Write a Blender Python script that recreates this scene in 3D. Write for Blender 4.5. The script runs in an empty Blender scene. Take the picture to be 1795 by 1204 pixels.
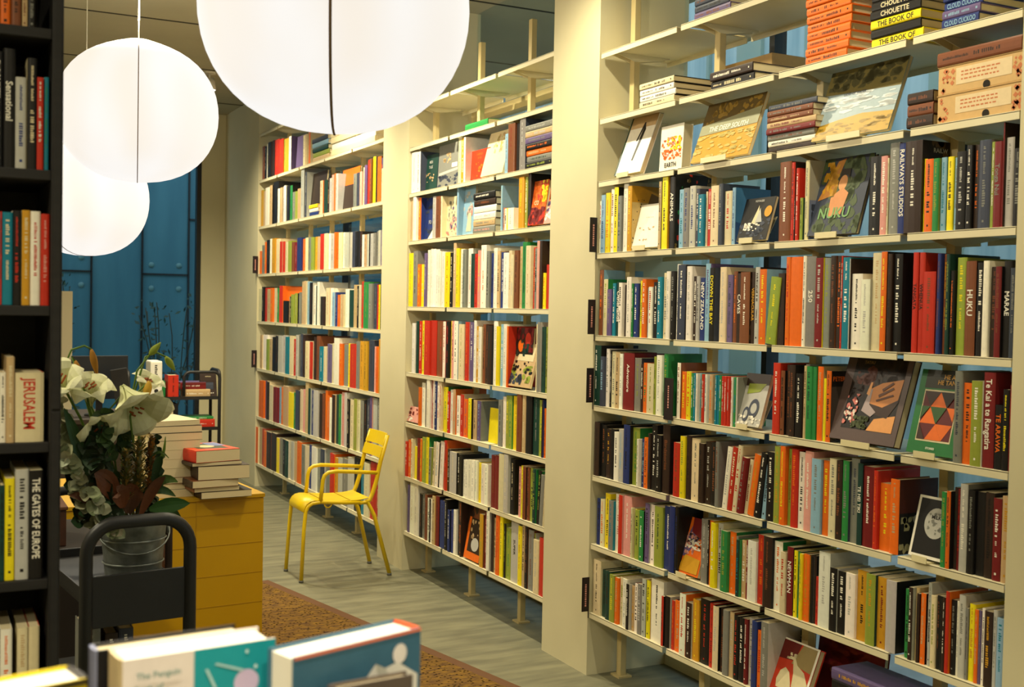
import bpy, bmesh, math, random
from mathutils import Vector, Matrix
random.seed(7)
C = bpy.context.scene.collection
sc = bpy.context.scene
# ---------------------------------------------------------------- camera
CAM_H = 1.6
yaw, pitch, roll, FPX = 0.47382, -0.03008, -0.019737, 2017.0
fw = Vector((math.sin(yaw)*math.cos(pitch), math.cos(yaw)*math.cos(pitch), math.sin(pitch)))
r0 = Vector((math.cos(yaw), -math.sin(yaw), 0)); u0 = r0.cross(fw)
rt = r0*math.cos(roll) - u0*math.sin(roll); up = u0*math.cos(roll) + r0*math.sin(roll)
cd = bpy.data.cameras.new('camera'); cam = bpy.data.objects.new('camera', cd); C.objects.link(cam)
cam.matrix_world = Matrix(((rt.x, up.x, -fw.x, 0), (rt.y, up.y, -fw.y, 0), (rt.z, up.z, -fw.z, CAM_H), (0, 0, 0, 1)))
cd.sensor_width = 36; cd.lens = FPX/1795*36; cd.clip_start = .05
cd.dof.use_dof = True; cd.dof.focus_distance = 4.6; cd.dof.aperture_fstop = 6.3
sc.camera = cam
# ---------------------------------------------------------------- world, exposure
sc.view_settings.view_transform = 'Standard'; sc.view_settings.look = 'None'
sc.view_settings.exposure = 0.0; sc.view_settings.gamma = 1.0; sc.view_settings.use_curve_mapping = False
w = bpy.data.worlds.new('dusk_sky'); sc.world = w; w.use_nodes = True
bg = w.node_tree.nodes['Background']; bg.inputs[0].default_value = (.56, .70, .80, 1); bg.inputs[1].default_value = 1.9
# ---------------------------------------------------------------- ceiling spotlights (lamps; housings are built below), plus added room fill
CEIL = 3.41
SPOT_X = 2.0
SPOTS = [(SPOT_X, y) for y in (0.9, 2.6, 4.1, 5.7, 7.4, 9.2)]
SPOT_W = (50, 66, 104, 172, 160, 130)
def lamp(name, kind, loc, target, energy, color, size=.05, angle=110, blend=.6):
    l = bpy.data.lights.new(name, kind); l.energy = energy; l.color = color
    o = bpy.data.objects.new(name, l); C.objects.link(o); o.location = loc
    if kind == 'SPOT': l.spot_size = math.radians(angle); l.spot_blend = blend; l.shadow_soft_size = size
    if kind == 'POINT': l.shadow_soft_size = size
    if kind == 'AREA': l.size = size
    if target: o.rotation_euler = (Vector(target)-Vector(loc)).to_track_quat('-Z', 'Y').to_euler()
    return o
WARM = (1.0, .90, .63)
for (x, y), sw in zip(SPOTS, SPOT_W):
    lamp('ceiling_spot_lamp', 'SPOT', (x, y, CEIL-.17), (x+.42, y, .7), sw, WARM, .035, 140, .9)
for x, y in ((-.9, .6), (-1.2, 3.2), (-.9, 6.0), (1.2, 8.2), (.2, -1.2)):  # added unseen lamps without fixtures, general fill for the room
    lamp('room_fill_lamp', 'SPOT', (x, y, CEIL-.1), (x, y, 0), 230, WARM, .10, 155, .9)

lamp('table_spot_lamp', 'SPOT', (.35, .75, CEIL-.1), (.3, 1.12, 1.2), 260, (1, .93, .78), .05, 42, .7)

# ---------------------------------------------------------------- helpers
def lin(c):
    return tuple(((v/255)/12.92 if v/255 <= .04045 else ((v/255+.055)/1.055)**2.4) for v in c)
PAL = dict(w=(236,230,214), c=(216,202,162), k=(24,22,22), n=(50,35,28), g=(126,126,118), s=(182,180,172), r=(190,46,28),
  o=(226,106,24), y=(232,212,24), m=(200,146,34), b=(36,52,112), t=(20,120,142), l=(134,172,196), e=(44,132,66),
  v=(142,154,58), d=(24,60,52), p=(216,152,140), u=(98,82,124), a=(192,162,118), i=(116,28,30), f=(58,64,80), x=(122,70,42))
NAMES = dict(w='white', c='cream', k='black', n='dark brown', g='grey', s='pale grey', r='red', o='orange', y='yellow',
  m='mustard', b='navy', t='teal', l='light blue', e='green', v='olive', d='dark green', p='pink', u='purple', a='tan',
  i='maroon', f='slate', x='brown')
PL = {k: lin(v) for k, v in PAL.items()}
def col(c):
    return PL[c] if isinstance(c, str) else lin(c)
def vary(c, a=.12):
    k = 1+random.uniform(-a, a)
    return tuple(max(0, min(1, v*k*(1+random.uniform(-.05, .05)))) for v in c)

def mat(name, base=(1,1,1), rough=.6, metal=0, emit=None, es=0, noise=None, scale=20, bump=0, stretch=None, spec=.4):
    m = bpy.data.materials.new(name); m.use_nodes = True; nt = m.node_tree; b = nt.nodes['Principled BSDF']
    b.inputs['Base Color'].default_value = (*base, 1); b.inputs['Roughness'].default_value = rough
    b.inputs['Metallic'].default_value = metal; b.inputs['Specular IOR Level'].default_value = spec
    if emit: b.inputs['Emission Color'].default_value = (*emit, 1); b.inputs['Emission Strength'].default_value = es
    if noise or bump:
        tc = nt.nodes.new('ShaderNodeTexCoord'); mp = nt.nodes.new('ShaderNodeMapping'); n = nt.nodes.new('ShaderNodeTexNoise')
        nt.links.new(tc.outputs['Object'], mp.inputs[0]); nt.links.new(mp.outputs[0], n.inputs[0])
        if stretch: mp.inputs['Scale'].default_value = stretch
        n.inputs['Scale'].default_value = scale; n.inputs['Detail'].default_value = 5
        if noise:
            r = nt.nodes.new('ShaderNodeValToRGB'); r.color_ramp.elements[0].position = .3; r.color_ramp.elements[1].position = .7
            r.color_ramp.elements[0].color = (*base, 1); r.color_ramp.elements[1].color = (*noise, 1)
            nt.links.new(n.outputs[0], r.inputs[0]); nt.links.new(r.outputs[0], b.inputs['Base Color'])
        if bump:
            bp = nt.nodes.new('ShaderNodeBump'); bp.inputs['Strength'].default_value = bump; bp.inputs['Distance'].default_value = .01
            nt.links.new(n.outputs[0], bp.inputs['Height']); nt.links.new(bp.outputs[0], b.inputs['Normal'])
    return m
def attr_mat(name, rough, spec=.4):
    m = bpy.data.materials.new(name); m.use_nodes = True; nt = m.node_tree; b = nt.nodes['Principled BSDF']
    a = nt.nodes.new('ShaderNodeAttribute'); a.attribute_name = 'Col'
    n = nt.nodes.new('ShaderNodeTexNoise'); tc = nt.nodes.new('ShaderNodeTexCoord'); nt.links.new(tc.outputs['Object'], n.inputs[0])
    n.inputs['Scale'].default_value = 60; mr = nt.nodes.new('ShaderNodeMapRange')
    mr.inputs[3].default_value = .9; mr.inputs[4].default_value = 1.08
    hs = nt.nodes.new('ShaderNodeHueSaturation'); nt.links.new(n.outputs[0], mr.inputs[0]); nt.links.new(mr.outputs[0], hs.inputs['Value'])
    nt.links.new(a.outputs['Color'], hs.inputs['Color']); nt.links.new(hs.outputs[0], b.inputs['Base Color'])
    b.inputs['Roughness'].default_value = rough; b.inputs['Specular IOR Level'].default_value = spec
    return m
M = {}
M['cover'] = attr_mat('printed_cover', .42, .35)
M['flat'] = attr_mat('matt_print', .7, .2)
M['pages'] = mat('page_edges', lin((218,204,168)), .9, noise=lin((200,184,146)), scale=30, stretch=(8,300,1), spec=.1)
M['wall'] = mat('cream_paint', lin((208,199,164)), .75, noise=lin((202,193,158)), scale=3, spec=.2)
M['shelf'] = mat('cream_powder_coat', lin((222,212,178)), .45, noise=lin((216,206,170)), scale=5, spec=.4)
M['post'] = mat('beige_metal', lin((196,178,128)), .45, noise=lin((188,170,120)), scale=5)
M['black'] = mat('black_metal', lin((34,34,36)), .45, noise=lin((28,28,30)), scale=9)
M['blackwood'] = mat('black_stained_wood', lin((30,28,28)), .6, noise=lin((22,20,20)), scale=12, stretch=(1,1,8))
M['dark'] = mat('dark_plastic', lin((40,44,52)), .35, noise=lin((34,38,46)), scale=8)

class MB:
    """collects coloured polygons into one mesh"""
    def __init__(s): s.v = []; s.f = []; s.c = []; s.m = []; s.sm = []
    def face(s, pts, c=(1,1,1), mi=0, smooth=False):
        i = len(s.v); s.v += [tuple(p) for p in pts]; s.f.append(tuple(range(i, i+len(pts)))); s.c.append(c); s.m.append(mi); s.sm.append(smooth)
    def mesh(s, verts, faces, c=(1,1,1), mi=0, smooth=False):
        i = len(s.v); s.v += [tuple(p) for p in verts]
        for f in faces: s.f.append(tuple(k+i for k in f)); s.c.append(c); s.m.append(mi); s.sm.append(smooth)
    def box(s, a, b, c=(1,1,1), mi=0, bev=0, mtx=None):
        x0,y0,z0 = a; x1,y1,z1 = b
        if bev:
            # chamfered box: eight-sided section
            e = min(bev, abs(x1-x0)*.45, abs(y1-y0)*.45, abs(z1-z0)*.45)
            bm = bmesh.new(); bmesh.ops.create_cube(bm, size=1)
            for v in bm.verts: v.co = Vector((x0 if v.co.x < 0 else x1, y0 if v.co.y < 0 else y1, z0 if v.co.z < 0 else z1))
            bmesh.ops.bevel(bm, geom=bm.edges[:], offset=e, segments=2, affect='EDGES', profile=.6)
            bm.verts.index_update(); vs = [(mtx @ v.co) if mtx else v.co.copy() for v in bm.verts]
            fs = [[v.index for v in f.verts] for f in bm.faces]; bm.free(); s.mesh(vs, fs, c, mi); return
        vs = [Vector(p) for p in ((x0,y0,z0),(x1,y0,z0),(x1,y1,z0),(x0,y1,z0),(x0,y0,z1),(x1,y0,z1),(x1,y1,z1),(x0,y1,z1))]
        if mtx: vs = [mtx @ v for v in vs]
        s.mesh(vs, [(0,3,2,1),(4,5,6,7),(0,1,5,4),(1,2,6,5),(2,3,7,6),(3,0,4,7)], c, mi)
    def tube(s, pts, r, c=(1,1,1), mi=0, n=10, cap=True, flat=None):
        pts = [Vector(p) for p in pts]; rs = r if isinstance(r, (list, tuple)) else [r]*len(pts)
        rings = []; ref = None
        for i, p in enumerate(pts):
            t = (pts[min(i+1, len(pts)-1)]-pts[max(i-1, 0)]).normalized()
            if ref is None: ref = Vector((0,0,1)) if abs(t.z) < .9 else Vector((0,1,0))
            a = (ref - t*ref.dot(t)); a = a.normalized() if a.length > 1e-5 else t.orthogonal().normalized(); ref = a; b = t.cross(a)
            k = flat or (1, 1)
            rings.append([p + a*math.cos(2*math.pi*j/n)*rs[i]*k[0] + b*math.sin(2*math.pi*j/n)*rs[i]*k[1] for j in range(n)])
        vs = [v for rg in rings for v in rg]; fs = []
        for i in range(len(pts)-1):
            for j in range(n): fs.append((i*n+j, i*n+(j+1) % n, (i+1)*n+(j+1) % n, (i+1)*n+j))
        if cap: fs.append(tuple(range(n))[::-1]); fs.append(tuple((len(pts)-1)*n+j for j in range(n)))
        s.mesh(vs, fs, c, mi, True)
    def lathe(s, prof, c=(1,1,1), mi=0, n=24, org=(0,0,0), smooth=True):
        vs = []; fs = []
        for r, z in prof:
            for j in range(n):
                a = 2*math.pi*j/n; vs.append((org[0]+r*math.cos(a), org[1]+r*math.sin(a), org[2]+z))
        for i in range(len(prof)-1):
            for j in range(n): fs.append((i*n+j, i*n+(j+1) % n, (i+1)*n+(j+1) % n, (i+1)*n+j))
        s.mesh(vs, fs, c, mi, smooth)
    def build(s, name, mats, parent=None, loc=None, mtx=None):
        me = bpy.data.meshes.new(name); me.from_pydata(s.v, [], s.f)
        if not isinstance(mats, (list, tuple)): mats = [mats]
        for m in mats: me.materials.append(M[m] if isinstance(m, str) else m)
        me.polygons.foreach_set('material_index', s.m); me.polygons.foreach_set('use_smooth', s.sm)
        a = me.color_attributes.new('Col', 'FLOAT_COLOR', 'CORNER'); buf = []
        for f, c in zip(s.f, s.c): buf += [c[0], c[1], c[2], 1.0]*len(f)
        a.data.foreach_set('color', buf); me.update()
        o = bpy.data.objects.new(name, me); C.objects.link(o)
        if parent: o.parent = parent
        if mtx is not None: o.matrix_world = mtx
        elif loc is not None: o.location = loc
        return o
def tag(o, label=None, cat=None, group=None, kind=None):
    if label: o['label'] = label
    if cat: o['category'] = cat
    if group: o['group'] = group
    if kind: o['kind'] = kind
    return o
def empty(name, loc=(0,0,0), rz=0, label=None, cat=None, group=None):
    o = bpy.data.objects.new(name, None); C.objects.link(o); o.location = loc; o.rotation_euler = (0,0,rz); o.empty_display_size = .1
    return tag(o, label, cat, group)
def struct(o, label=None):
    o['kind'] = 'structure'
    if label: o['label'] = label
    return o
def arc(c, r, a0, a1, n, ax=0, az=2):
    out = []
    for i in range(n+1):
        a = math.radians(a0+(a1-a0)*i/n); p = list(c); p[ax] += r*math.cos(a); p[az] += r*math.sin(a); out.append(tuple(p))
    return out

# text -> list of polygons in 2D, unit height about 1
_tc = {}
def text_polys(t):
    if t in _tc: return _tc[t]
    cu = bpy.data.curves.new('lettering', 'FONT'); cu.body = t; cu.align_x = 'LEFT'; cu.size = 1; cu.resolution_u = 2; cu.offset = .018
    ob = bpy.data.objects.new('lettering', cu); C.objects.link(ob); dg = bpy.context.evaluated_depsgraph_get(); dg.update()
    me = bpy.data.meshes.new_from_object(ob.evaluated_get(dg))
    vs = [(v.co.x, v.co.y) for v in me.vertices]; fs = [tuple(p.vertices) for p in me.polygons]
    xs = [v[0] for v in vs]; ys = [v[1] for v in vs]
    r = ([(x-min(xs), y) for x, y in vs], fs, max(xs)-min(xs), max(ys))
    bpy.data.objects.remove(ob); bpy.data.curves.remove(cu); bpy.data.meshes.remove(me)
    _tc[t] = r; return r

def basis(loc, ex, ey, ez):
    return Matrix(((ex[0],ey[0],ez[0],loc[0]),(ex[1],ey[1],ez[1],loc[1]),(ex[2],ey[2],ez[2],loc[2]),(0,0,0,1)))

# ---------------------------------------------------------------- book geometry
# local axes: x from spine (0) to fore edge, y thickness (front cover at -th/2), z height
def spine_marks(mb, th, h, ink, rnd, mtx=None, dense=1.0):
    """rows of small dashes standing for lettering too small to read"""
    T = (lambda p: mtx @ Vector(p)) if mtx else (lambda p: p)
    eps = -.0032 if th > .012 else -.0016
    wv = min(th*.36, .0105); lay = rnd.choice((0, 0, 1, 1, 2, 3))
    segs = {0: [(.92, .55, 1), (.48, .28, .7)], 1: [(.93, .62, .7), (.55, .25, 1)], 2: [(.88, .3, .85)], 3: [(.95, .75, .6), (.68, .3, 1.1)]}[lay]
    for a, b, k in segs:
        ww = wv*k; z = h*a; e = h*b; step = max(.0026, ww*.66)/dense
        while z > e:
            l = step*rnd.uniform(.5, .8)
            if rnd.random() < .86:
                q = rnd.random(); y0, y1 = -ww/2, ww/2
                if q < .4: y0 += ww*.25
                elif q < .5: y1 -= 0
                mb.face([T((eps, y1, z)), T((eps, y1, z-l)), T((eps, y0, z-l)), T((eps, y0, z))], ink)
            z -= step
    s = min(th*.26, .006)
    if rnd.random() < .6:
        z = h*.07; mb.face([T((eps, s/2, z+s)), T((eps, s/2, z)), T((eps, -s/2, z)), T((eps, -s/2, z+s))], ink)
def cover_geo(mb, th, h, dep, spine, cover, hard=True, mtx=None, round_=True, back=None):
    T = (lambda p: mtx @ Vector(p)) if mtx else (lambda p: p)
    t = .0026 if hard else .0012; t = min(t, th*.2); y0, y1 = -th/2, th/2; back = back or cover
    b = -.0030 if (round_ and th > .012) else -.0012
    # boards
    for ya, yb, cc in ((y0, y0+t, cover), (y1-t, y1, back)):
        vs = [T(p) for p in ((0,ya,0),(dep,ya,0),(dep,yb,0),(0,yb,0),(0,ya,h),(dep,ya,h),(dep,yb,h),(0,yb,h))]
        mb.mesh(vs, [(0,3,2,1),(4,5,6,7),(0,1,5,4),(1,2,6,5),(2,3,7,6),(3,0,4,7)], cc)
    # spine with a soft round
    pr = [(0, y0), (b*.7, y0+th*.12), (b, y0+th*.32), (b, y1-th*.32), (b*.7, y1-th*.12), (0, y1)]
    inn = [(t, y1-t), (t, y0+t)]
    ring = pr+inn; n = len(ring)
    vs = [T((p[0], p[1], 0)) for p in ring]+[T((p[0], p[1], h)) for p in ring]
    fs = [(i, i+n, (i+1) % n+n, (i+1) % n) for i in range(n)]+[tuple(range(n)), tuple(range(n, 2*n))[::-1]]
    mb.mesh(vs, fs, spine)
def pages_geo(mb, th, h, dep, hard=True, mtx=None, c=(1,1,1), mi=0):
    t = min(.0026 if hard else .0012, th*.2); g = .0035 if hard else .0006
    a = (t, -th/2+t, g); b = (dep-g, th/2-t, h-g)
    mb.box(a, b, c, mi, mtx=mtx)
def put_text(mb, t, ink, org, dx, dy, size, maxw=None, centre=True):
    vs, fs, wd, hg = text_polys(t); dx = Vector(dx); dy = Vector(dy); org = Vector(org)
    sx = size
    if maxw and wd*size > maxw: sx = maxw/wd
    off = -wd*sx/2 if centre else 0
    mb.mesh([org+dx*(x*sx+off)+dy*((y-.35)*size) for x, y in vs], fs, ink)
def make_book(th, h, dep, spine, cover, ink, hard=True, title='', marks=True, label=None, group=None, mtx=None, rnd=random, art=None, back=None, name='book', side=-1, pagecol=None):
    mb = MB(); cover_geo(mb, th, h, dep, spine, cover, hard, back=back)
    if title:
        pass
    elif marks: spine_marks(mb, th, h, ink, rnd)
    o = mb.build(name, 'cover', mtx=mtx); tag(o, label, 'book', group)
    pb = MB(); pages_geo(pb, th, h, dep, hard); p = pb.build('page_block', 'pages'); p.parent = o
    if title:
        tb = MB(); L = len(title)
        sz = min(th*.78, .027)
        put_text(tb, title, ink, (-.0034, 0, h*.56), (0,0,-1), (0,-1,0), sz, h*.74)
        q = tb.build('spine_title', 'cover'); q.parent = o
    if art:
        ab = MB(); y = side*(th/2+.0006); k = 0
        for e in art:
            k += 1; yy = y+side*.00025*k
            def P(u, v): return ((u if side < 0 else 1-u)*dep, yy, v*h)
            if e[0] == 'p': ab.face([P(u, v) for u, v in e[2]], col(e[1]))
            elif e[0] == 'e': ab.face([P(e[2]+e[4]*math.cos(a*math.pi/12), e[3]+e[5]*math.sin(a*math.pi/12)) for a in range(24)], col(e[1]))
            elif e[0] == 't': put_text(ab, e[2], col(e[1]), P(e[3], e[4]), (-side, 0, 0), (0, 0, 1), e[5]*h, e[6]*dep if len(e) > 6 else None)
            elif e[0] == 'n':   # blotches: colour, count, region
                r2 = random.Random(k*31+int(h*1000)); (u0_, v0_, u1_, v1_) = e[3]
                for _ in range(e[2]):
                    u = r2.uniform(u0_, u1_); v = r2.uniform(v0_, v1_); s = e[4]*r2.uniform(.5, 1.4)
                    pts = []
                    for a in range(8):
                        q = s*r2.uniform(.6, 1.2); pts.append((min(u1_, max(u0_, u+q*math.cos(a*.785))), min(v1_, max(v0_, v+q*e[5]*math.sin(a*.785)))))
                    ab.face([P(*pt) for pt in pts], col(e[1])); 
                    k += 0
        q = ab.build('cover_picture', 'cover'); q.parent = o
    return o
ROWS = [
('n','D',1.848,"4285 18 225 wr 0;4268 35 249 lb 0;4232 37 255 yo 0;4196 28 270 wx 0;4167 34 274 ykk 0;4133 31 235 gd 0;4102 38 289 ws 0;4064 33 271 myk 1/@SPECK;3832 19 269 akk 0;3813 40 294 ykm 1;3772 39 293 kwn 1/ANIMALS@FLORA;3699 35 226 lt 0;3664 40 228 gb 1;3624 38 233 sb 1;3586 21 220 fw 0;3565 37 196 tw 0;3528 11 205 ck 0;3517 25 214 rw 0;3492 48 222 cx 1;3444 26 226 fg 0;3418 42 197 cr 1;3376 20 207 lbb 1/@ISLA;3104 58 269 xwx 1;3046 18 263 rkn 0;3028 5 143 kwk 0;3023 16 242 rw 0;3001 15 141 vkd 0;2986 21 264 cgc 1/@GHOST;2693 48 244 kwk 1;2645 28 241 pw 1;2616 7 233 ck 0;2609 40 276 gsx 1;2569 31 271 bwn 1/RAILWAYS STUDIOS;2538 66 271 nws 1/@RAILW;2472 12 215 yok 0;2459 32 211 okk 1;2428 23 210 evv 1;2405 21 211 ltt 1;2384 23 211 yk 1;2361 14 207 lg 0;2348 34 221 ksk 1;2313 21 235 kwk 1;2293 19 235 nok 1;2274 41 244 fgg 1;2233 13 236 vwd 0;2220 27 234 igr 1/Tonga Nui;2193 6 284 iin 0;2188 27 242 sgk 1;2161 26 210 kgk 1"),
('n','E',1.493,"4276 35 282 xol 0;4241 35 242 cve 0;4206 34 199 ug 0;4172 25 224 tw 0;4147 37 229 dwk 0/Otherlands;4109 28 225 wk 0;4082 35 216 nk 0;4047 36 248 ws 0;4011 13 221 ew 0;3998 33 221 bw 0;3965 25 232 yv 0;3940 31 238 ow 0;3909 17 203 ls 0;3892 28 206 wr 0;3864 37 225 kwk 0;3827 30 245 twt 0;3797 33 261 cg 0;3765 27 266 ws 0;3737 28 266 kgk 0;3709 25 293 wk 0;3685 51 289 fwk 1;3634 35 283 ws 1;3599 26 244 nw 0;3573 22 244 sk 0;3552 34 238 bw 0/NEW ZEALAND;3518 31 290 luu 1;3487 32 274 kyf 1/DOWN THE BAY;3426 38 275 cs 1;3388 33 246 uff 1;3355 23 258 xok 0;3332 32 250 nwx 1/CAVES;3300 54 254 xwn 1/@MAP;3246 24 253 nmk 0/VERNACULAR;3222 26 270 snk 1;3197 38 262 oyl 1;3158 56 232 vyv 1 L6;3103 35 246 nkk 1;3067 23 301 orr 1;3044 63 300 ooo 1/@GOLD;2982 20 300 wks 1;2962 15 297 kwk 0;2980 17 302 wk 0;2963 47 299 gwg 1/250;2916 37 293 isy 1;2879 30 292 gvg 1;2849 26 298 nxx 1;2823 26 297 nokk 1;2797 8 296 rw 0;2789 34 291 tw 1;2756 4 286 swn 0;2751 46 238 wk 1;2705 39 220 wss 1;2666 43 301 caa 1;2623 25 303 oyk 1;2598 19 296 nk 1;2579 34 295 kwk 1;2502 22 297 rkr 1/TANGATA;2480 23 296 rkr 1/WHENUA;2456 47 239 rxr 1;2410 9 290 kg 0;2401 14 290 bx 1;2387 16 288 xm 1;2372 14 288 dv 1;2358 15 240 kok 1;2342 33 277 vyv 1;2309 37 266 xwk 1/HUKU;2272 27 261 kwk 1;2245 21 265 ww 1;2224 24 248 nxx 1;2200 21 248 ixk 1;2179 28 263 kwk 1/MARAE;2152 20 243 fgf 1"),
('n','F',1.188,"4311 69 261 dwk 1;4242 32 214 fl 0;4211 27 249 wg 0;4184 11 244 kw 0;4172 36 239 cg 0;4136 34 237 ak 0;4102 24 232 ws 0;4078 83 237 iwi 1/Adventure;3995 50 220 gvf 0;3945 21 196 nw 0;3924 31 203 oe 0;3893 56 202 cv 1;3837 17 232 vk 0;3819 38 239 ws 0;3782 30 246 eve 0;3682 23 215 wxx 0;3659 31 183 oy 0;3628 31 185 yo 0;3597 16 184 rw 0;3582 15 182 ew 0;3566 14 182 ts 0;3553 12 181 ws 0;3541 13 182 lt 0;3528 13 181 ew 0;3514 18 181 rs 0;3496 14 181 wt 0;3482 12 181 ta 0;3470 22 182 ao 0;3448 13 182 ew 0;3435 13 181 tw 0;3423 13 181 te 0;3410 14 181 ew 0;3396 16 181 rs 0;3380 15 181 rw 0;3365 14 181 rs 0;3351 10 180 wr 0;3341 21 180 et 0;3320 10 180 ssg 0;3114 37 244 rwr 1;3077 22 219 xkk 0;3055 29 240 nxn 1;3026 29 241 nxk 1;2998 35 214 kwn 1;2962 21 247 gag 0;2941 28 241 ede 1;2959 15 242 ak 0;2944 45 240 ede 1;2898 27 243 oaa 1;2872 15 205 yyo 0;2857 23 231 okn 1/@PETER;2330 28 261 gfg 1;2303 36 229 oni 1;2267 38 237 vww 1;2229 39 263 iwi 1/Te Kai a te Rangatira;2190 28 176 kok 1/TE ARAWA;2162 22 220 kyk 1;2140 10 233 irr 0"),
('n','G',0.883,"4280 42 233 nkk 0;4239 41 225 kxk 0;4198 40 211 nmn 0;4157 36 215 kk 0;4121 37 206 wk 0;4084 39 222 sl 0;4045 49 244 bkk 1;3996 53 237 vee 1;3943 14 195 wk 0;3929 28 197 bl 0;3901 31 206 ox 0;3870 17 226 nb 0;3852 39 263 kwk 0;3814 40 227 ksk 0;3774 51 271 nxk 1/Birdstories;3691 43 210 rxr 0;3648 33 239 yv 0;3615 32 245 nk 0;3583 55 238 cgc 1;3528 31 225 nk 0;3497 40 234 nsx 1;3458 35 236 kxk 0;3423 21 242 gx 0;3385 32 231 wsr 0 L7;3353 31 234 rcr 0 L7;3322 29 243 crc 0 L7;3293 28 205 ig 0 L8;3265 24 199 ci 0 L8;3241 39 222 omo 1 L9;3201 35 232 kwk 1 L9;3166 27 221 lk 0 L7;3140 45 239 kwk 1;3094 33 264 vmv 1;3061 27 268 oyo 1;3034 24 261 vx 1;3010 32 264 ror 1;2978 35 258 wkk 1;2943 41 265 pwp 1;2943 37 257 pwp 1;2907 45 245 lgl 1;2861 33 244 oyo 1;2828 37 255 cg 1;2791 28 253 nxn 1;2763 29 256 egf 1;2735 37 267 gff 1;2697 23 256 dwk 1/TE HEI TIKI;2674 45 250 iwr 1;2629 18 242 ror 0;2611 50 206 oyo 1;2561 37 226 oax 1/@DARKFL;2362 20 217 evd 1;2342 15 222 onk 0;2327 15 234 ndk 0;2312 14 232 ir 0;2298 27 249 swg 1;2271 22 235 kgk 1;2248 32 234 kkk 1;2217 31 237 nkk 1;2186 28 226 iwi 1;2158 29 236 amc 1"),
('n','H',0.583,"4268 36 201 bkl 0;4232 35 203 co 0;4197 43 234 yk 0;4154 38 210 gtt 0;4116 45 243 wp 0;4071 30 246 rrp 0;4041 63 249 pwp 1;3978 13 206 ck 0;3965 11 205 ak 0;3955 35 203 vky 0;3920 33 206 ewk 0;3886 34 240 uks 0;3852 38 240 wkk 0;3814 58 241 vdv 1;3756 56 250 bwb 1;3701 36 259 bbk 1/@NAVY;3664 21 263 kbk 0;3512 40 241 gs 1;3472 11 243 kw 0;3461 24 243 oxm 0;3437 30 240 ywy 0;3406 30 243 skc 0;3377 38 222 eve 1;3339 37 224 oae 1;3301 13 214 gw 0;3288 21 204 dte 0;3267 29 206 aw 0;3238 14 210 iw 0;3225 47 214 ws 1;3178 41 243 rok 1;3137 47 246 nxk 1;3090 43 237 woe 1;3047 27 209 cr 0;3020 32 231 iwk 1/NEWMAN;2987 18 224 yk 0;2970 14 223 ekd 0;2956 18 219 pm 0;2938 33 221 omv 1;2905 16 221 kng 0;2950 15 221 yv 0;2935 29 223 omx 1;2906 25 224 nxk 0;2881 16 158 ri 0;2865 53 246 wss 1;2811 35 204 kws 1;2777 38 200 kws 1;2738 42 203 ws 1;2696 48 221 mkc 1;2648 40 220 vmd 1;2608 42 218 miw 1;2566 42 218 ssk 1;2494 20 206 ek 0;2474 17 216 nws 0;2457 15 218 an 0;2443 11 204 nk 0;2431 20 208 oak 1;2411 6 217 iw 0;2405 13 244 sks 0;2391 19 211 cv 1;2372 14 214 kxk 0;2358 13 215 knw 0;2345 10 216 nw 0;2335 14 235 rro 0;2321 18 214 kgk 1;2303 10 214 ws 0;2293 24 235 sgs 1;2269 10 202 gn 0;2259 21 217 ymy 1;2238 14 206 oag 0;2225 10 206 ug 0;2215 11 215 wk 0;2204 28 211 nmk 1;2177 15 219 sg 1;2161 26 202 ltl 1;2135 11 176 ig 0"),
('n','I',0.28,"4273 62 237 cnc 1;4211 44 203 dkd 0;4167 35 208 dnd 0;4132 40 201 vyv 0;4092 28 196 oa 0;4064 33 203 cv 0;4031 33 204 ws 0;3998 22 189 kws 0;3976 27 186 am 0;3950 27 201 wkr 0;3923 32 207 gs 0;3891 31 234 skd 0;3860 29 235 ykm 0;3831 87 248 wks 1;3744 15 197 rkk 0;3729 37 202 kks 0;3686 20 193 roa 0;3666 44 199 oai 0;3622 40 237 wro 1;3582 37 212 nws 0;3545 40 233 mym 1;3505 60 245 krk 1;3445 27 239 rir 0;3418 35 236 csk 1;3383 30 235 nxn 0;3353 31 238 ggg 0;3321 27 238 asx 0;3295 27 231 krk 0;3268 32 231 kwk 1;3235 18 233 iw 0;3217 28 241 sg 0;3189 28 239 bfb 0;3161 26 212 orr 0;3136 39 250 gss 1"),
('m','1',2.28,"6469 98 242 wpw 0;6371 53 237 wff 0;5799 40 249 cg 0;5759 49 246 mw 0;5710 21 245 ww 0;5219 42 199 lg 0;5178 76 241 xix 0;5101 52 237 kng 0;5050 62 250 gsf 0"),
('m','2',1.995,"6476 65 262 apw 0;6412 50 258 wsw 0;6361 40 251 oyb 0;6148 50 243 sg 0;6098 74 239 xnx 0;6024 18 235 ck 0;5803 21 270 lll 0;5255 18 229 lsl 0;5225 14 114 ow 0;5211 28 109 wk 0;5183 24 110 yc 0;5159 64 107 ws 0;5055 57 252 mym 0;4998 26 248 vw 0;4972 30 264 ndk 0"),
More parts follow.
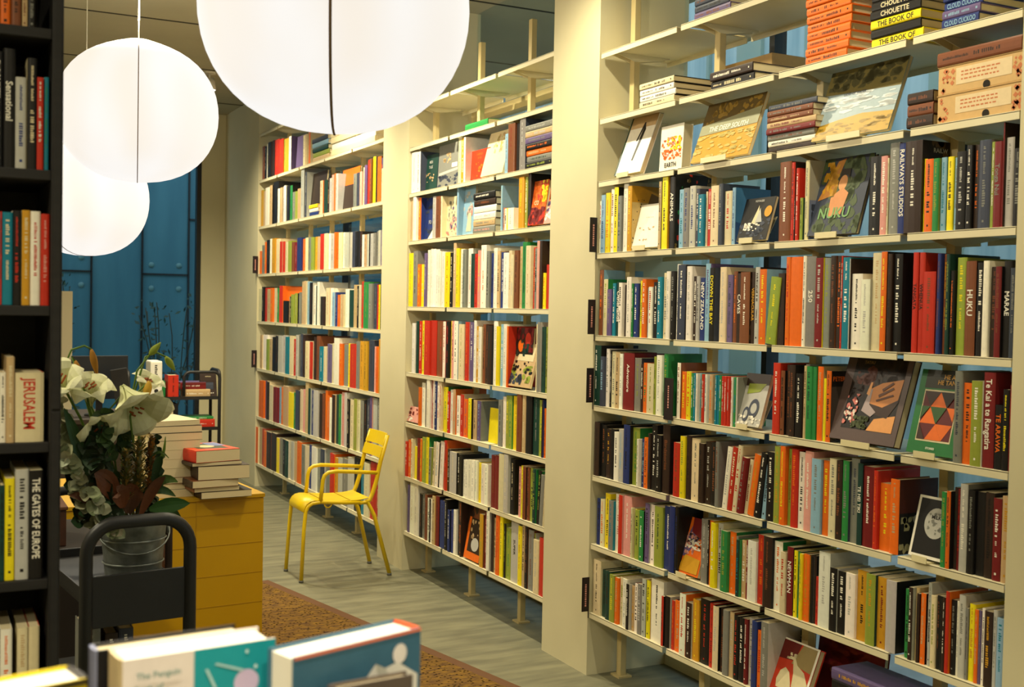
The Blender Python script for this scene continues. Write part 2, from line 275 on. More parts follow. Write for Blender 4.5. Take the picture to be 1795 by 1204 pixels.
('m','3',1.602,"6462 71 319 ymc 0;6391 67 329 gkg 0;6324 49 249 oy 0;6275 41 248 yc 0;6234 40 312 us 0;6194 35 329 ws 0;6159 36 334 wss 0;6123 39 333 www 0;6084 54 328 wss 0;6030 38 317 ws 0;5992 53 312 wsw 0;5939 74 307 yrc 0;5865 44 302 kcv 0;5822 39 354 awa 0;5783 43 323 yvy 0;5740 53 318 ws 0;5687 44 313 gd 0;5643 59 317 wos 0;5584 47 287 dk 0;5538 42 285 rkd 0;5495 39 301 pyw 0;5456 64 327 wow 0;5392 38 294 gk 0;5354 31 282 bk 0;5322 41 308 wsw 0;5281 31 291 ak 0;5250 49 284 bwb 0;5202 60 279 wsw 0;5142 35 288 ca 0;5107 27 266 cs 0;5080 45 286 xnx 0;5035 38 305 av 0;4998 47 324 ede 0;4951 51 304 cac 0;4900 35 295 roc 0;4865 27 289 gkc 0;4838 27 323 psk 0;4811 23 322 nnn 0;4788 29 170 yo 0;4758 33 209 rr 0;4725 19 211 yo 0;4707 24 258 yv 0"),
('m','4',1.206,"6398 50 297 wsw 0;6347 37 310 dk 0;6311 49 311 rw 0;6262 50 315 ynp 0;6211 80 316 ror 0;6132 81 318 rrr 0;6050 114 316 xri 1;5936 37 315 wrr 0;5899 44 316 krk 0;5855 36 320 ykc 0;5819 36 320 px 0;5783 53 321 wkl 0;5730 74 305 cvc 0;5656 52 318 rop 0;5604 50 319 uwp 0;5554 33 328 wsw 0;5520 40 298 mw 0;5480 39 296 wsc 0;5441 32 310 xk 0;5409 45 306 nx 0;5364 44 304 ndk 0;5320 50 329 wsc 0;5270 39 303 yyy 0;5231 40 315 lwl 0;5191 42 316 wsw 0;5149 18 306 oor 0;4853 32 323 ca 0;4821 29 333 ggs 0;4792 40 311 dkd 0;4752 23 312 vk 0;4729 39 310 xia 0"),
('m','5',0.9,"6292 36 227 or 0;6256 54 256 wsc 0;6202 40 265 nkk 0;6162 55 283 wcw 0;6107 39 283 rw 0;6068 23 282 ws 0;6044 34 278 bw 0;6011 35 286 wr 0;5975 30 279 cr 0;5945 67 253 yee 0;5878 32 232 rw 0;5846 48 244 wa 0;5798 36 250 aoo 0;5762 50 218 wks 0;5712 49 228 rpc 0;5663 51 208 our 0;5612 31 203 kw 0;5581 41 217 yvk 0;5540 47 212 ak 0;5493 46 210 ulg 0;5238 49 236 gkk 0;5190 38 256 wcw 0;5151 36 264 vyv 0;5115 33 266 vee 0;5082 64 267 ymy 0;5019 53 285 xix 0;4965 37 288 aca 0;4928 61 292 kkk 0;4867 63 286 dgd 1;4805 45 270 vyb 0;4760 13 273 nkb 0;4747 19 234 ox 0;4728 29 246 kdk 0"),
('m','6',0.576,"6472 40 210 rw 0;6432 46 224 oc 0;6386 34 235 cr 0;6353 53 195 yyy 0;6299 63 249 iri 0;6236 28 251 oy 0;6209 61 265 vyy 0;6148 40 270 yve 0;6108 39 216 gnv 0;6069 34 254 cks 0 L4;6035 51 256 wtk 0 L4;5984 61 265 wac 0 L4;5923 34 276 ri 0;5889 36 280 rno 0;5853 34 237 ns 0;5820 94 228 sck 0;5726 35 225 kwk 0;5691 35 227 kk 0;5656 42 201 wsw 0;5614 41 208 wss 0;5573 41 212 wsw 0;5533 40 215 wss 0;5492 29 217 wsw 0;5463 43 210 ymy 0;5420 45 211 wss 0;5375 41 213 wsw 0;5311 56 269 ixi 0;5255 53 275 iin 0;5202 57 290 cca 0;5145 48 294 scs 0;5098 47 278 kck 0;5005 29 249 pky 0;4976 28 258 ymr 0;4948 34 257 xik 0;4914 30 259 xk 0;4884 42 258 vkd 0;4843 33 258 dve 0;4810 38 258 kve 0 L4;4773 37 242 ggs 0 L4;4736 21 219 caw 0 L4;4715 23 214 oax 0 L4"),
('m','7',0.244,"6431 43 288 ub 0;6388 68 303 wcw 0;6321 58 312 wsw 0;6263 44 256 kx 0;6218 45 263 gkk 0;6173 40 268 xk 0;6133 40 251 wk 0;6093 20 251 kw 0;6073 27 253 wsa 0;6046 46 277 akm 0;6000 53 285 ink 0;5946 75 268 bkb 0;5871 37 285 ksk 0;5827 36 233 bwk 0;5790 36 239 bub 0;5754 36 245 ws 0;5718 42 312 kxn 0;5676 21 314 no 0;5419 45 278 mvx 0;5373 38 296 ipi 0;5335 38 308 wss 0;5297 40 309 nkk 0;5257 28 285 an 0;5228 43 310 oro 0;5185 36 309 yvy 0;5149 24 273 kvv 0;5125 51 259 ved 0;5074 84 311 sks 1/SUPER;4990 40 292 ymy 0;4950 34 314 akg 0;4917 33 310 kxx 0;4883 55 292 gxx 0;4828 11 282 vks 0;4817 54 258 csc 0;4764 76 276 rrr 1"),
('f','1',2.67,"9890 60 286 xc 0;9831 59 279 kw 0;9772 69 294 wv 0;9703 111 297 kxn 0;9592 73 300 nk 0;9519 140 296 rox 0;9379 133 281 roo 0;9246 62 271 vk 0;9184 110 265 mvm 0;9074 66 271 wuu 0;8703 56 234 ck 0;8647 69 235 ac 0;8578 41 260 ac 0;8537 41 271 ooc 0"),
('f','2',2.27,"9952 82 314 mvv 0;9870 94 302 ac 0;9776 137 320 wc 0;9639 84 329 akk 0;9555 164 349 kfk 0;9392 64 282 wca 0;9327 63 285 ac 0;9264 63 289 sf 0;9201 56 291 ws 0;9146 92 286 kb 0;9054 66 279 edk 0;8988 89 222 gsg 0;8899 73 219 vg 0;8826 86 234 aog 0;8740 85 383 sfg 0;8655 42 348 fss 0;8245 69 244 cro 0;8176 88 241 dkk 0;8088 45 251 na 0;8043 78 245 suc 0;7965 43 262 pcp 0;7922 48 266 ooc 0;7874 52 261 sg 0;7494 65 224 gks 0;7429 58 225 fkg 0;7371 49 227 pcp 0;7322 48 251 cop 0;7274 52 260 ux 0;7223 45 290 rxx 0;7178 40 293 xo 0;7137 50 302 yka 0;7087 30 298 nka 0;7058 68 292 orx 0;6989 23 280 uo 0;6966 52 208 cac 0"),
('f','3',1.86,"9967 79 198 oo 0;9888 98 246 gk 0;9790 52 270 oy 0;9738 119 284 kgg 0;9619 77 289 wcw 0;9542 105 289 mym 0;9436 129 280 cpc 0;9307 79 253 rrc 0;9228 78 250 roc 0;9150 68 242 cv 0;9083 100 247 vgv 0;8983 74 235 xix 0;8908 102 230 ipx 0;8806 114 260 bkb 0;8692 98 247 oac 0;8594 74 251 cwa 0;8519 71 252 gkg 0;8449 72 249 vg 0;8377 84 249 mym 0;8293 78 245 as 0;8215 96 261 rrc 0;8119 80 260 cpc 0;8039 56 257 wcw 0;7982 85 253 sk 0;7898 48 258 oro 0;7850 47 255 ok 0;7803 70 252 cac 0;7733 62 249 wk 0;7671 86 245 scs 0;7585 78 243 scs 0;7507 65 245 fks 0;7442 75 241 kff 0;7367 53 238 nxk 0;7314 52 214 wcw 0;7261 52 212 aks 0;7210 41 213 sc 0;7169 24 215 kk 0;7145 56 213 sgs 0;7088 50 214 gs 0;7039 26 222 gdv 0;7013 43 227 scs 0;6970 42 225 usp 0;6928 33 223 xs 0"),
('f','4',1.45,"9957 118 279 cv 0;9839 70 297 kc 0;9769 86 287 rg 0;9683 119 277 akp 0;9564 83 285 oyo 0;9481 98 285 cwc 0;9383 55 284 ec 0;9328 105 301 rro 0;9186 142 179 kkk 0;9044 51 213 akk 0;8993 45 213 kck 0;8948 89 230 vev 0;8859 79 239 vck 0;8780 43 180 kk 0;8737 65 246 gsg 0;8672 56 328 ac 0;8616 69 332 avc 0;8546 82 327 lgl 0;8464 81 318 kxs 0;8384 53 297 wdw 0;8331 52 293 dk 0;8278 52 320 wcw 0;8226 64 213 knk 0;8162 68 213 nk 0;8094 94 275 cro 0;8000 73 274 wcw 0;7926 60 243 lbc 0;7866 59 243 bl 0;7807 70 224 oac 0;7737 74 228 acc 0;7663 82 264 wcw 0;7581 93 257 ddd 0;7488 87 292 avc 0;7401 43 284 kcc 0;7358 42 291 cs 0;7316 46 312 rxx 0;7270 109 308 eve 0;7160 71 296 gsg 0;7089 70 299 fgf 0;7020 33 288 rx 0;6987 35 288 yoc 0;6952 76 287 kfk 0"),
('f','5',1.04,"9890 78 292 akc 0;9812 139 295 wcw 0;9673 95 262 vev 0;9578 90 265 akx 0;9487 108 286 kbk 0;9379 81 298 kxs 0;9298 111 301 scs 0;9187 84 308 sxs 0;9104 122 298 tgt 0;8982 119 310 cwc 0;8862 67 288 rcr 0;8795 78 323 sfg 0;8717 79 334 fgs 0;8638 89 328 nxn 0;8548 104 282 crw 0;8444 86 282 roc 0;8359 74 320 nxn 0;8285 83 330 xnx 0;8201 102 255 twt 0;8099 65 258 cac 0;8034 108 281 ukc 0;7926 72 288 cwc 0;7854 113 329 wcw 0;7741 74 291 oyo 0;7666 91 290 gtg 0;7576 51 300 yoy 0;7524 131 299 ror 0;7393 71 321 gug 0;7322 78 324 mkm 0;7244 76 326 mk 0;7168 101 336 fkf 0;7066 56 297 pow 0;7011 59 300 orr 0;6952 95 350 mya 0"),
('f','6',0.62,"9915 100 317 orx 0;9815 88 319 ox 0;9728 76 324 ukc 0;9652 102 321 nkc 0;9550 100 300 cwc 0;9450 75 289 ixi 0;9374 87 294 ir 0;9287 73 300 lgp 0;9214 53 304 oca 0;9160 154 320 asa 0;9006 144 279 yyy 0;8862 50 287 ec 0;8813 110 309 fbk 0;8703 85 324 cps 0;8617 75 330 pcs 0;8542 91 393 aca 0;8451 60 349 dks 0;8392 67 338 bsc 0;8325 118 344 scs 0;8207 72 328 nks 0;8135 63 333 xkn 0;8072 58 360 ooo 0;8014 54 326 oco 0;7960 78 316 wcw 0;7882 72 344 nka 0;7810 59 349 dka 0;7751 58 357 evw 0;7693 69 373 prc 0;7624 57 378 scs 0;7567 56 338 kck 0;7511 84 336 cdc 0;7427 65 349 vac 0;7362 47 347 cv 0;7315 70 348 gxk 0;7246 56 356 kx 0;7189 68 368 fsu 0;7122 45 386 ubp 0;7077 76 384 scs 0;7001 69 390 gsg 0;6933 95 396 ekc 0"),
('f','7',0.21,"9992 98 315 orc 0;9894 89 315 aca 0;9805 81 315 rir 0;9725 93 306 oxc 0;9631 145 309 nxx 0;9486 155 316 nkn 0;9331 80 288 yca 0;9251 111 294 gvs 0;9140 78 296 ksc 0;9063 101 297 dgs 0;8962 51 301 ca 0;8911 83 305 sgs 0;8828 88 310 as 0;8740 114 325 oro 0;8626 104 313 gks 0;8522 91 316 cwc 0;8431 73 333 bls 0;8359 119 328 wcw 0;8239 98 325 gsk 0;8141 101 337 fgs 0;8040 124 346 gfs 0;7916 97 332 roo 0;7819 59 312 mxm 0;7760 105 318 scs 0;7655 114 328 gsc 0;7541 133 350 scs 0;7408 133 366 kgk 0;7275 80 352 tgt 0;7195 103 356 cac 0;7093 100 376 ror 0;6992 88 385 rcr 0"),
]
DISPLAYS = [
('n','C',2.157,4.179,0.201,0.270,20,22,'w','d','W1',0),
('n','C',2.157,3.887,0.154,0.186,3,45,'w','o','EARTH',0),
('n','C',2.157,3.631,0.343,0.243,20,14,'m','f','DEEP',0),
('n','C',2.157,2.957,0.339,0.249,20,14,'l','f','LAND',0),
('n','D',1.848,4.046,0.205,0.186,14,18,'w','w','DOTS',0),
('n','D',1.848,3.341,0.164,0.160,16,12,'k','w','SHIP',0),
('n','D',1.848,2.967,0.226,0.268,16,16,'f','k','NUKU',0),
('n','F',1.188,3.321,0.134,0.193,16,14,'s','k','SCULPT',0),
('n','F',1.188,2.835,0.278,0.277,17,30,'n','g','PORTRAIT',0),
('n','F',1.188,2.507,0.179,0.253,14,12,'e','c','TRI',0),
('n','G',0.883,2.486,0.125,0.182,14,12,'k','w','MOON',0),
('n','H',0.583,3.672,0.149,0.218,16,14,'o','r','PERFUME',0),
('n','I',0.28,3.119,0.196,0.192,22,26,'r','w','TULIP',0),
('n','I',0.28,3.226,0.192,0.213,2,14,'d','s','TEAL',0.13),
('n','I',0.28,3.078,0.310,0.199,7,22,'i','n','DARKRED',0.185),
('m','1',2.28,6.356,0.206,0.212,3,20,'f','w','TALK',0),
('m','1',2.28,6.142,0.289,0.248,3,16,'g','g','GREY',0),
('m','1',2.28,5.717,0.257,0.167,3,14,'r','r','REDQ',0),
('m','1',2.28,5.501,0.255,0.237,14,14,'c','w','LEAF',0),
('m','2',1.995,6.352,0.173,0.247,3,16,'b','w','FO',0),
('m','2',1.995,6.030,0.182,0.229,3,14,'c','y','FLORAL',0),
('m','2',1.995,5.825,0.180,0.267,3,14,'l','l','LAV',0),
('m','2',1.995,4.955,0.156,0.215,8,18,'o','i','CO',0),
('m','2',1.995,4.845,0.123,0.121,16,10,'p','c','PINKISH',0),
('m','4',1.206,5.161,0.210,0.301,3,12,'n','r','FLOWR',0),
('m','4',1.206,5.148,0.244,0.219,14,12,'a','w','PHOTO',0),
('m','5',0.9,6.474,0.172,0.093,16,12,'p','k','PINKP',0),
('m','5',0.9,5.406,0.142,0.180,3,12,'y','y','YELLOW',0),
('m','7',0.244,5.671,0.218,0.290,3,14,'x','x','WILD',0),
('m','7',0.244,5.627,0.187,0.221,10,12,'o','n','EGG',0),
('f','1',2.67,9.057,0.297,0.263,3,12,'u','w','PLAIN',0),
('f','2',2.27,8.650,0.387,0.335,5,12,'n','g','PLAIN',0),
('f','2',2.27,7.893,0.367,0.291,5,12,'n','o','ORANGETOP',0),
('f','4',1.45,9.244,0.436,0.289,3,12,'o','r','PLAIN',0),
]
STACKS = [
('n','A',2.71,3.627,0.223,0.078,['fx', 'fk', 'ux']),
('n','B',2.427,3.988,0.253,0.099,['ck', 'wk', 'wk', 'ck']),
('n','B',2.427,3.518,0.249,0.066,['nw', 'kc']),
('n','B',2.427,2.996,0.207,0.242,['ok', 'ok', 'ok', 'ok', 'ok', 'ok', 'ok', 'ok', 'ok']),
('n','B',2.427,2.700,0.209,0.195,['kn', 'ki', 'kc', 'kc', 'yk', 'kk', 'yk']),
('n','B',2.427,2.415,0.148,0.101,['bl', 'bl', 'ul', 'bl']),
('n','C',2.157,3.181,0.248,0.164,['fg', 'xg', 'xa', 'ai', 'ig', 'gx', 'wk', 'nk']),
('n','C',2.157,2.538,0.111,0.105,['nx', 'xk', 'nx']),
('n','C',2.157,2.427,0.296,0.203,['xn', 'BX', 'BX']),
('m','1',2.28,4.986,0.285,0.208,['gs', 'as', 'ug', 'ko', 'oa', 'gd', 'kv']),
('m','2',1.995,5.576,0.275,0.213,['kw', 'nx', 'ww', 'ws', 'ag', 'gp']),
('m','0',2.555,5.703,0.290,0.035,['ee']),
('f','1',2.67,8.455,0.385,0.174,['fg', 'lf', 'dk', 'vd', 'as']),
('f','1',2.67,8.004,0.906,0.172,['cs', 'cs', 'ws', 'cs']),
('f','2',2.27,8.508,0.227,0.084,['yc', 'wc', 'bw']),
('n','I',0.28,2.788,0.441,0.189,['um', 'kn', 'ng', 'kx', 'gk']),
]
RACK = [
(2.079,"109 9.0 52 kg;118 18.1 71 ok;136 17.1 74 xnk;153 10.3 76 ax;163 14.3 78 kg"),
(1.830,"110 13.6 201 kw;124 20.5 208 kwk/Sensational;144 18.4 160 sbg;163 16.7 195 kcc;179 11.2 163 rw;191 8.2 165 tec"),
(1.589,"109 12.1 162 tc;121 3.0 164 rk;124 17.7 163 tcf;141 14.4 167 krw;156 13.9 168 mcc;170 16.8 167 wri;187 15.0 163 rpp"),
(1.345,"110 11.9 108 ck;122 10.0 124 wk;132 14.1 152 aca;146 48.9 124 crr/JERUSALEM"),
(1.099,"111 12.0 170 bk;123 8.0 170 dk;131 16.9 182 yk;148 22.8 197 sks;171 23.4 195 kwk/THE GATES OF EUROPE"),
(0.851,"113 12.0 181 kw;125 20.2 180 wo;153 18.4 184 cac;172 18.5 182 ccr"),
]
# ================================================================ room shell
FX = 2.602; WINX = 3.03; ENDY = 11.2; BACKY = -3.0; LEFTX = -3.4
M['floor'] = mat('worn_grey_concrete', lin((130,127,102)), .5, noise=lin((98,96,78)), scale=2.2, stretch=(1.6,7,1), bump=.05, spec=.35)
M['ceil'] = mat('ceiling_panel_paint', lin((170,164,138)), .85, noise=lin((162,156,130)), scale=2)
M['pave'] = mat('pale_paving', lin((170,172,168)), .8, noise=lin((150,152,148)), scale=4)
M['joint'] = mat('dark_panel_gap', lin((48,44,34)), .9)
M['facade'] = mat('facade_panel_blue', lin((66,118,134)), .5, noise=lin((50,100,118)), scale=1.5, stretch=(3,3,.4))
M['facadelight'] = mat('facade_panel_pale', lin((196,214,214)), .6, noise=lin((140,170,178)), scale=2.2, stretch=(3,3,.25))
M['blackframe'] = mat('dark_window_frame', lin((22,26,30)), .4)
def glass():
    m = bpy.data.materials.new('window_glass'); m.use_nodes = True; nt = m.node_tree; nt.nodes.clear()
    o = nt.nodes.new('ShaderNodeOutputMaterial'); mx = nt.nodes.new('ShaderNodeMixShader'); tr = nt.nodes.new('ShaderNodeBsdfTransparent')
    gl = nt.nodes.new('ShaderNodeBsdfGlossy'); lw = nt.nodes.new('ShaderNodeLayerWeight'); lw.inputs[0].default_value = .5; fr = nt.nodes.new('ShaderNodeMath'); fr.operation = 'POWER'; fr.inputs[1].default_value = 4.0; nt.links.new(lw.outputs['Facing'], fr.inputs[0])
    tr.inputs[0].default_value = (.93, .97, .97, 1); gl.inputs['Roughness'].default_value = .03
    nt.links.new(fr.outputs[0], mx.inputs[0]); nt.links.new(tr.outputs[0], mx.inputs[1]); nt.links.new(gl.outputs[0], mx.inputs[2]); nt.links.new(mx.outputs[0], o.inputs[0])
    return m
M['glass'] = glass()
def sbox(name, a, b, m, label=None, parent=None):
    q = MB(); q.box(a, b); o = q.build(name, m, parent=parent)
    if not parent: struct(o, label)
    return o
sbox('floor', (LEFTX, BACKY, -.1), (WINX+.06, ENDY+.2, 0), 'floor', 'worn grey concrete shop floor')
q = MB(); q.box((LEFTX, BACKY, CEIL), (4.0, ENDY+.2, CEIL+.12))
ceil = struct(q.build('ceiling', 'ceil'), 'ceiling of wide boards with dark joints')
q = MB()
for y in (-1.05, .4, 1.85, 3.3, 4.75, 6.2, 7.66, 9.1, 10.55): q.box((LEFTX, y-.008, CEIL-.004), (4.0, y+.008, CEIL+.002))
q.build('panel_joint', 'joint', parent=ceil)
sbox('wall_left', (LEFTX-.12, BACKY, 0), (LEFTX, ENDY+.2, CEIL), 'wall')
sbox('wall_back', (LEFTX, BACKY-.12, 0), (WINX, BACKY, CEIL), 'wall')
# columns between the window bays (front face on the shelf line) and end wall
COLS = [(-3.0, -.25), (1.70, 2.128), (4.29, 4.70), (6.475, 6.905), (9.96, ENDY+.2)]
for i, (a, b) in enumerate(COLS):
    sbox('trim_%d' % (i+1), (FX-.004, a, 0), (WINX+.03, b, CEIL), 'wall', 'cream painted column between bookcases')
sbox('wall_end', (2.375, ENDY, 0), (FX-.004, ENDY+.2, CEIL), 'wall', 'narrow end wall beside the far window')
sbox('wall_end_left', (LEFTX, ENDY, 0), (.2, ENDY+.2, CEIL), 'wall')
# window walls behind the bookcases
def side_window(n, y0, y1, mull):
    e = empty('window_%d' % n); e['kind'] = 'structure'; e['label'] = 'shop window behind the bookcase'
    g = MB(); g.box((WINX+.008, y0, 0.0), (WINX+.016, y1, CEIL)); g.build('glass_pane', 'glass', parent=e)
    f = MB(); f.box((WINX-.02, y0, 2.74), (WINX+.05, y1, 2.80)); f.build('transom', 'post', parent=e)
    f = MB(); f.box((WINX-.02, y0, 0), (WINX+.05, y1, .05)); f.build('sill', 'wall', parent=e)
    for y in mull:
        f = MB(); f.box((WINX-.012, y-.016, .05), (WINX+.05, y+.016, 2.74)); f.build('mullion', 'blackframe', parent=e)
side_window(1, -.25, 1.70, (.7,))
side_window(2, 2.128, 4.29, (2.42, 3.66))
side_window(3, 4.70, 6.475, (5.35,))
side_window(4, 6.905, 9.96, (7.6, 8.9))
# far end window
e = empty('window_5'); e['kind'] = 'structure'; e['label'] = 'tall end window facing the blue panelled wall'
g = MB(); g.box((.2, ENDY+.05, 0), (2.375, ENDY+.058, CEIL)); g.build('glass_pane', 'glass', parent=e)
f = MB()
for x0, x1 in ((.2, .24), (1.10, 1.125), (2.335, 2.375)): f.box((x0, ENDY+.02, 0), (x1, ENDY+.10, CEIL))
f.build('mullion', 'blackframe', parent=e)
# outside: pavement and the facades opposite
sbox('trim_6', (WINX+.06, BACKY, -.12), (9, 17, -.02), 'pave', 'pavement outside the windows')
sbox('trim_7', (LEFTX, ENDY+.2, -.12), (WINX+.06, 17, -.02), 'pave', 'paved yard behind the end window')
q = MB(); q.box((7.0, BACKY, -.02), (7.2, 17, 5.0)); fa = struct(q.build('wall_outside', 'facadelight'), 'pale blue facade across the street')
q = MB()
for i in range(24): q.box((6.96, -2.6+i*.8, 0), (7.0, -2.56+i*.8+.16*(i % 3), 5.0))
q.build('facade_rib', mat('facade_rib_grey', lin((150,168,156)), .6), parent=fa)
q = MB(); q.box((-2.5, 14.2, -.02), (6.9, 14.4, 5.2)); fb = struct(q.build('wall_outside_end', 'facade'), 'blue panelled wall beyond the end window')
q = MB()
for x in (.6, 1.75, 2.32, 2.86, 3.7): q.box((x-.011, 14.18, 0), (x+.011, 14.201, 5.2))
for x0, x1, z in ((.6,1.75,1.94), (2.32,2.86,1.93), (.6,1.75,.2), (1.75,2.32,3.3), (2.86,3.7,2.6)): q.box((x0, 14.18, z-.01), (x1, 14.201, z+.01))
q.build('panel_joint', 'blackframe', parent=fb)
q = MB()
for x, z in ((1.64,1.78),(2.43,2.04),(2.75,2.04),(2.43,1.76),(2.75,1.76),(1.64,2.1),(.7,1.78)):
    q.lathe([(0,-.012),(.03,-.012),(.034,0)], n=14)
    k = len(q.v)-42
    for j in range(k, len(q.v)): a = q.v[j]; q.v[j] = (x+a[0], 14.199+a[2], z+a[1])
q.build('panel_fixing', mat('fixing_cap_grey', lin((88,128,132)), .5), parent=fb)

# ================================================================ bookcases
def bookcase(bay, y0, y1, joints, shelves, posts, label, hi=3.06):
    e = empty('bookcase', (FX, (y0+y1)/2, 0), 0, label, 'bookcase'); inv = Matrix.Translation((-FX, -(y0+y1)/2, 0))
    ed = [y1]+list(joints)+[y0]
    def add(q, n, m): o = q.build(n, m, parent=e); o.location = (-FX, -(y0+y1)/2, 0); return o
    for z in shelves:
        for i in range(len(ed)-1):
            a = ed[i]-(.014 if i else .003); b = ed[i+1]+(.014 if i < len(ed)-2 else .003)
            q = MB(); x0, x1 = FX, FX+.345
            q.box((x0, b, z-.005), (x1, a, z), bev=.001); q.box((x0, b, z-.024), (x0+.004, a, z-.001), bev=.001); q.box((x1-.004, b, z-.024), (x1, a, z-.001))
            add(q, 'shelf_board', 'shelf')
    for y in posts:
        q = MB(); q.box((FX+.118, y-.017, 0), (FX+.148, y+.017, hi), bev=.003); q.box((FX+.10, y-.035, 0), (FX+.166, y+.035, .008))
        add(q, 'post', 'post')
        for z in shelves:
            if bay == 'f' and z < 1: continue
            q = MB()
            for s in (-1, 1):
                yy = y+s*.0185
                tri = [(FX+.03, z-.0055), (FX+.30, z-.0055), (FX+.30, z-.010), (FX+.15, z-.036), (FX+.118, z-.036), (FX+.03, z-.012)]
                A = [(x, yy-.0015, zz) for x, zz in tri]; B = [(x, yy+.0015, zz) for x, zz in tri]
                n = len(tri); q.mesh(A+B, [tuple(range(n))[::-1], tuple(range(n, 2*n))]+[(j, (j+1) % n, (j+1) % n+n, j+n) for j in range(n)])
            add(q, 'shelf_bracket', 'shelf')
    return e
SH = {'n': [2.709,2.427,2.157,1.848,1.493,1.188,.883,.583,.28], 'm': [2.80,2.555,2.28,1.995,1.602,1.206,.9,.576,.244], 'f': [3.07,2.67,2.27,1.86,1.45,1.04,.62,.21]}
bookcase('n', 2.132, 4.286, (3.712,3.13,2.53), SH['n'], (4.222,3.622,3.042,2.46), 'nearest cream wall bookcase in front of the window, right of the photo')
bookcase('m', 4.704, 6.471, (5.896,5.303), SH['m'], (6.385,5.765,5.17), 'middle cream wall bookcase between two columns')
bookcase('f', 6.909, 9.956, (9.39,8.76,8.13,7.52), SH['f'], (9.5,8.86,8.33,7.66,7.1), 'far cream wall bookcase behind the yellow armchair')

# ================================================================ books on the shelves
ORD = ['first','second','third','fourth','fifth','sixth','seventh','eighth','ninth','tenth','eleventh','twelfth','thirteenth','fourteenth','fifteenth','sixteenth','seventeenth','eighteenth','nineteenth','twentieth']
BN = {'n': 'nearest bookcase', 'm': 'middle bookcase', 'f': 'far bookcase'}
SHN = {}
for k, nm in zip('ABCDEFGHI', ('top','second','third','fourth','fifth','fourth-lowest','third-lowest','second-lowest','lowest')): SHN['n', k] = nm+' shelf of nearest bookcase'
for k, nm in zip('01234567', ('topmost','second','third','fourth','fifth','third-lowest','second-lowest','lowest')): SHN['m', k] = nm+' shelf of middle bookcase'
for k, nm in zip('1234567', ('top','second','third','fourth','third-lowest','second-lowest','lowest')): SHN['f', k] = nm+' shelf of far bookcase'
SHN['n','F'] = 'sixth shelf of nearest bookcase'; SHN['m','4'] = 'sixth shelf of middle bookcase'; SHN['m','3'] = 'fifth shelf of middle bookcase'
SHN['m','2'] = 'fourth shelf of middle bookcase'; SHN['m','1'] = 'third shelf of middle bookcase'
used_labels = set()
SIDEART = {
 'ISLA': [('p',(60,110,150),[(0,0),(1,0),(1,1),(0,1)]),('p',(40,72,120),[(0,0),(1,0),(1,.3),(0,.4)]),('t','k','ISL',.42,.66,.10,.5),('t','k','LO',.36,.46,.10,.3)],
 'GHOST': [('p',(166,164,150),[(0,.5),(1,.5),(1,1),(0,1)]),('p',(120,130,160),[(0,0),(1,0),(1,.5),(0,.5)]),('n','f',10,(.05,.05,.9,.45),.08,.6),('t','k','Ghost',.6,.86,.07,.6),('t','k','of a Ri',.6,.76,.07,.6)],
 'RAILW': [('p',(34,26,22),[(0,0),(1,0),(1,1),(0,1)]),('n',(92,70,44),30,(.2,.7,1,1),.06,.8),('n',(60,44,30),30,(.1,.0,1,.7),.08,.8),('t','s','RAILW',.4,.9,.07,.6)],
 'FLORA': [('p',(30,28,20),[(0,0),(1,0),(1,1),(0,1)]),('n','r',12,(.05,.1,1,1),.03,1),('n','e',24,(.05,.05,1,1),.04,1),('n','c',12,(.05,.05,1,1),.02,1),('n',(110,90,40),24,(0,0,1,1),.03,1)],
 'SPECK': [('p',(208,150,40),[(0,.75),(1,.75),(1,1),(0,1)]),('p',(206,176,110),[(0,0),(1,0),(1,.75),(0,.75)]),('n','k',90,(0,0,1,.8),.012,.8),('p',(120,90,40),[(.3,.5),(.7,.5),(.9,.8),(.5,.9)])],
 'PETER': [('p',(70,62,58),[(0,0),(1,0),(1,.78),(0,.78)]),('p','k',[(0,.78),(1,.78),(1,1),(0,1)]),('t','o','PETER McINTYRE',.5,.89,.09,.92),('p',(24,18,16),[(.2,.1),(.34,.1),(.32,.5),(.22,.5)]),('e',(24,18,16),.27,.55,.06,.05)],
 'MAP': [('n',(84,60,38),40,(0,0,1,1),.07,.8),('n',(36,26,20),24,(0,0,1,1),.06,.8)],
 'DARKFL': [('p',(70,30,22),[(0,.55),(1,.55),(1,1),(0,1)]),('p','k',[(0,0),(1,0),(1,.55),(0,.55)]),('n',(150,146,110),16,(0,0,.6,.5),.07,.8),('e','s',.45,.46,.09,.06)],
 'GOLD': [('p',(226,88,18),[(0,0),(1,0),(1,1),(0,1)]),('p',(44,40,26),[(.25,.3),(1,.3),(1,.9),(.25,.9)]),('n','m',10,(.3,.4,.9,.8),.06,1)],
 'NAVY': [('p',(20,20,40),[(0,0),(1,0),(1,1),(0,1)]),('t','g','C',.7,.5,.08,.2)],
}
def a_an(s): return ('an ' if s[0] in 'aeiou' else 'a ')+s
stuff_c = MB()
GR = {'n': 'books upright on the nearest bookcase', 'm': 'books upright on the middle bookcase', 'f': 'books upright on the far bookcase'}
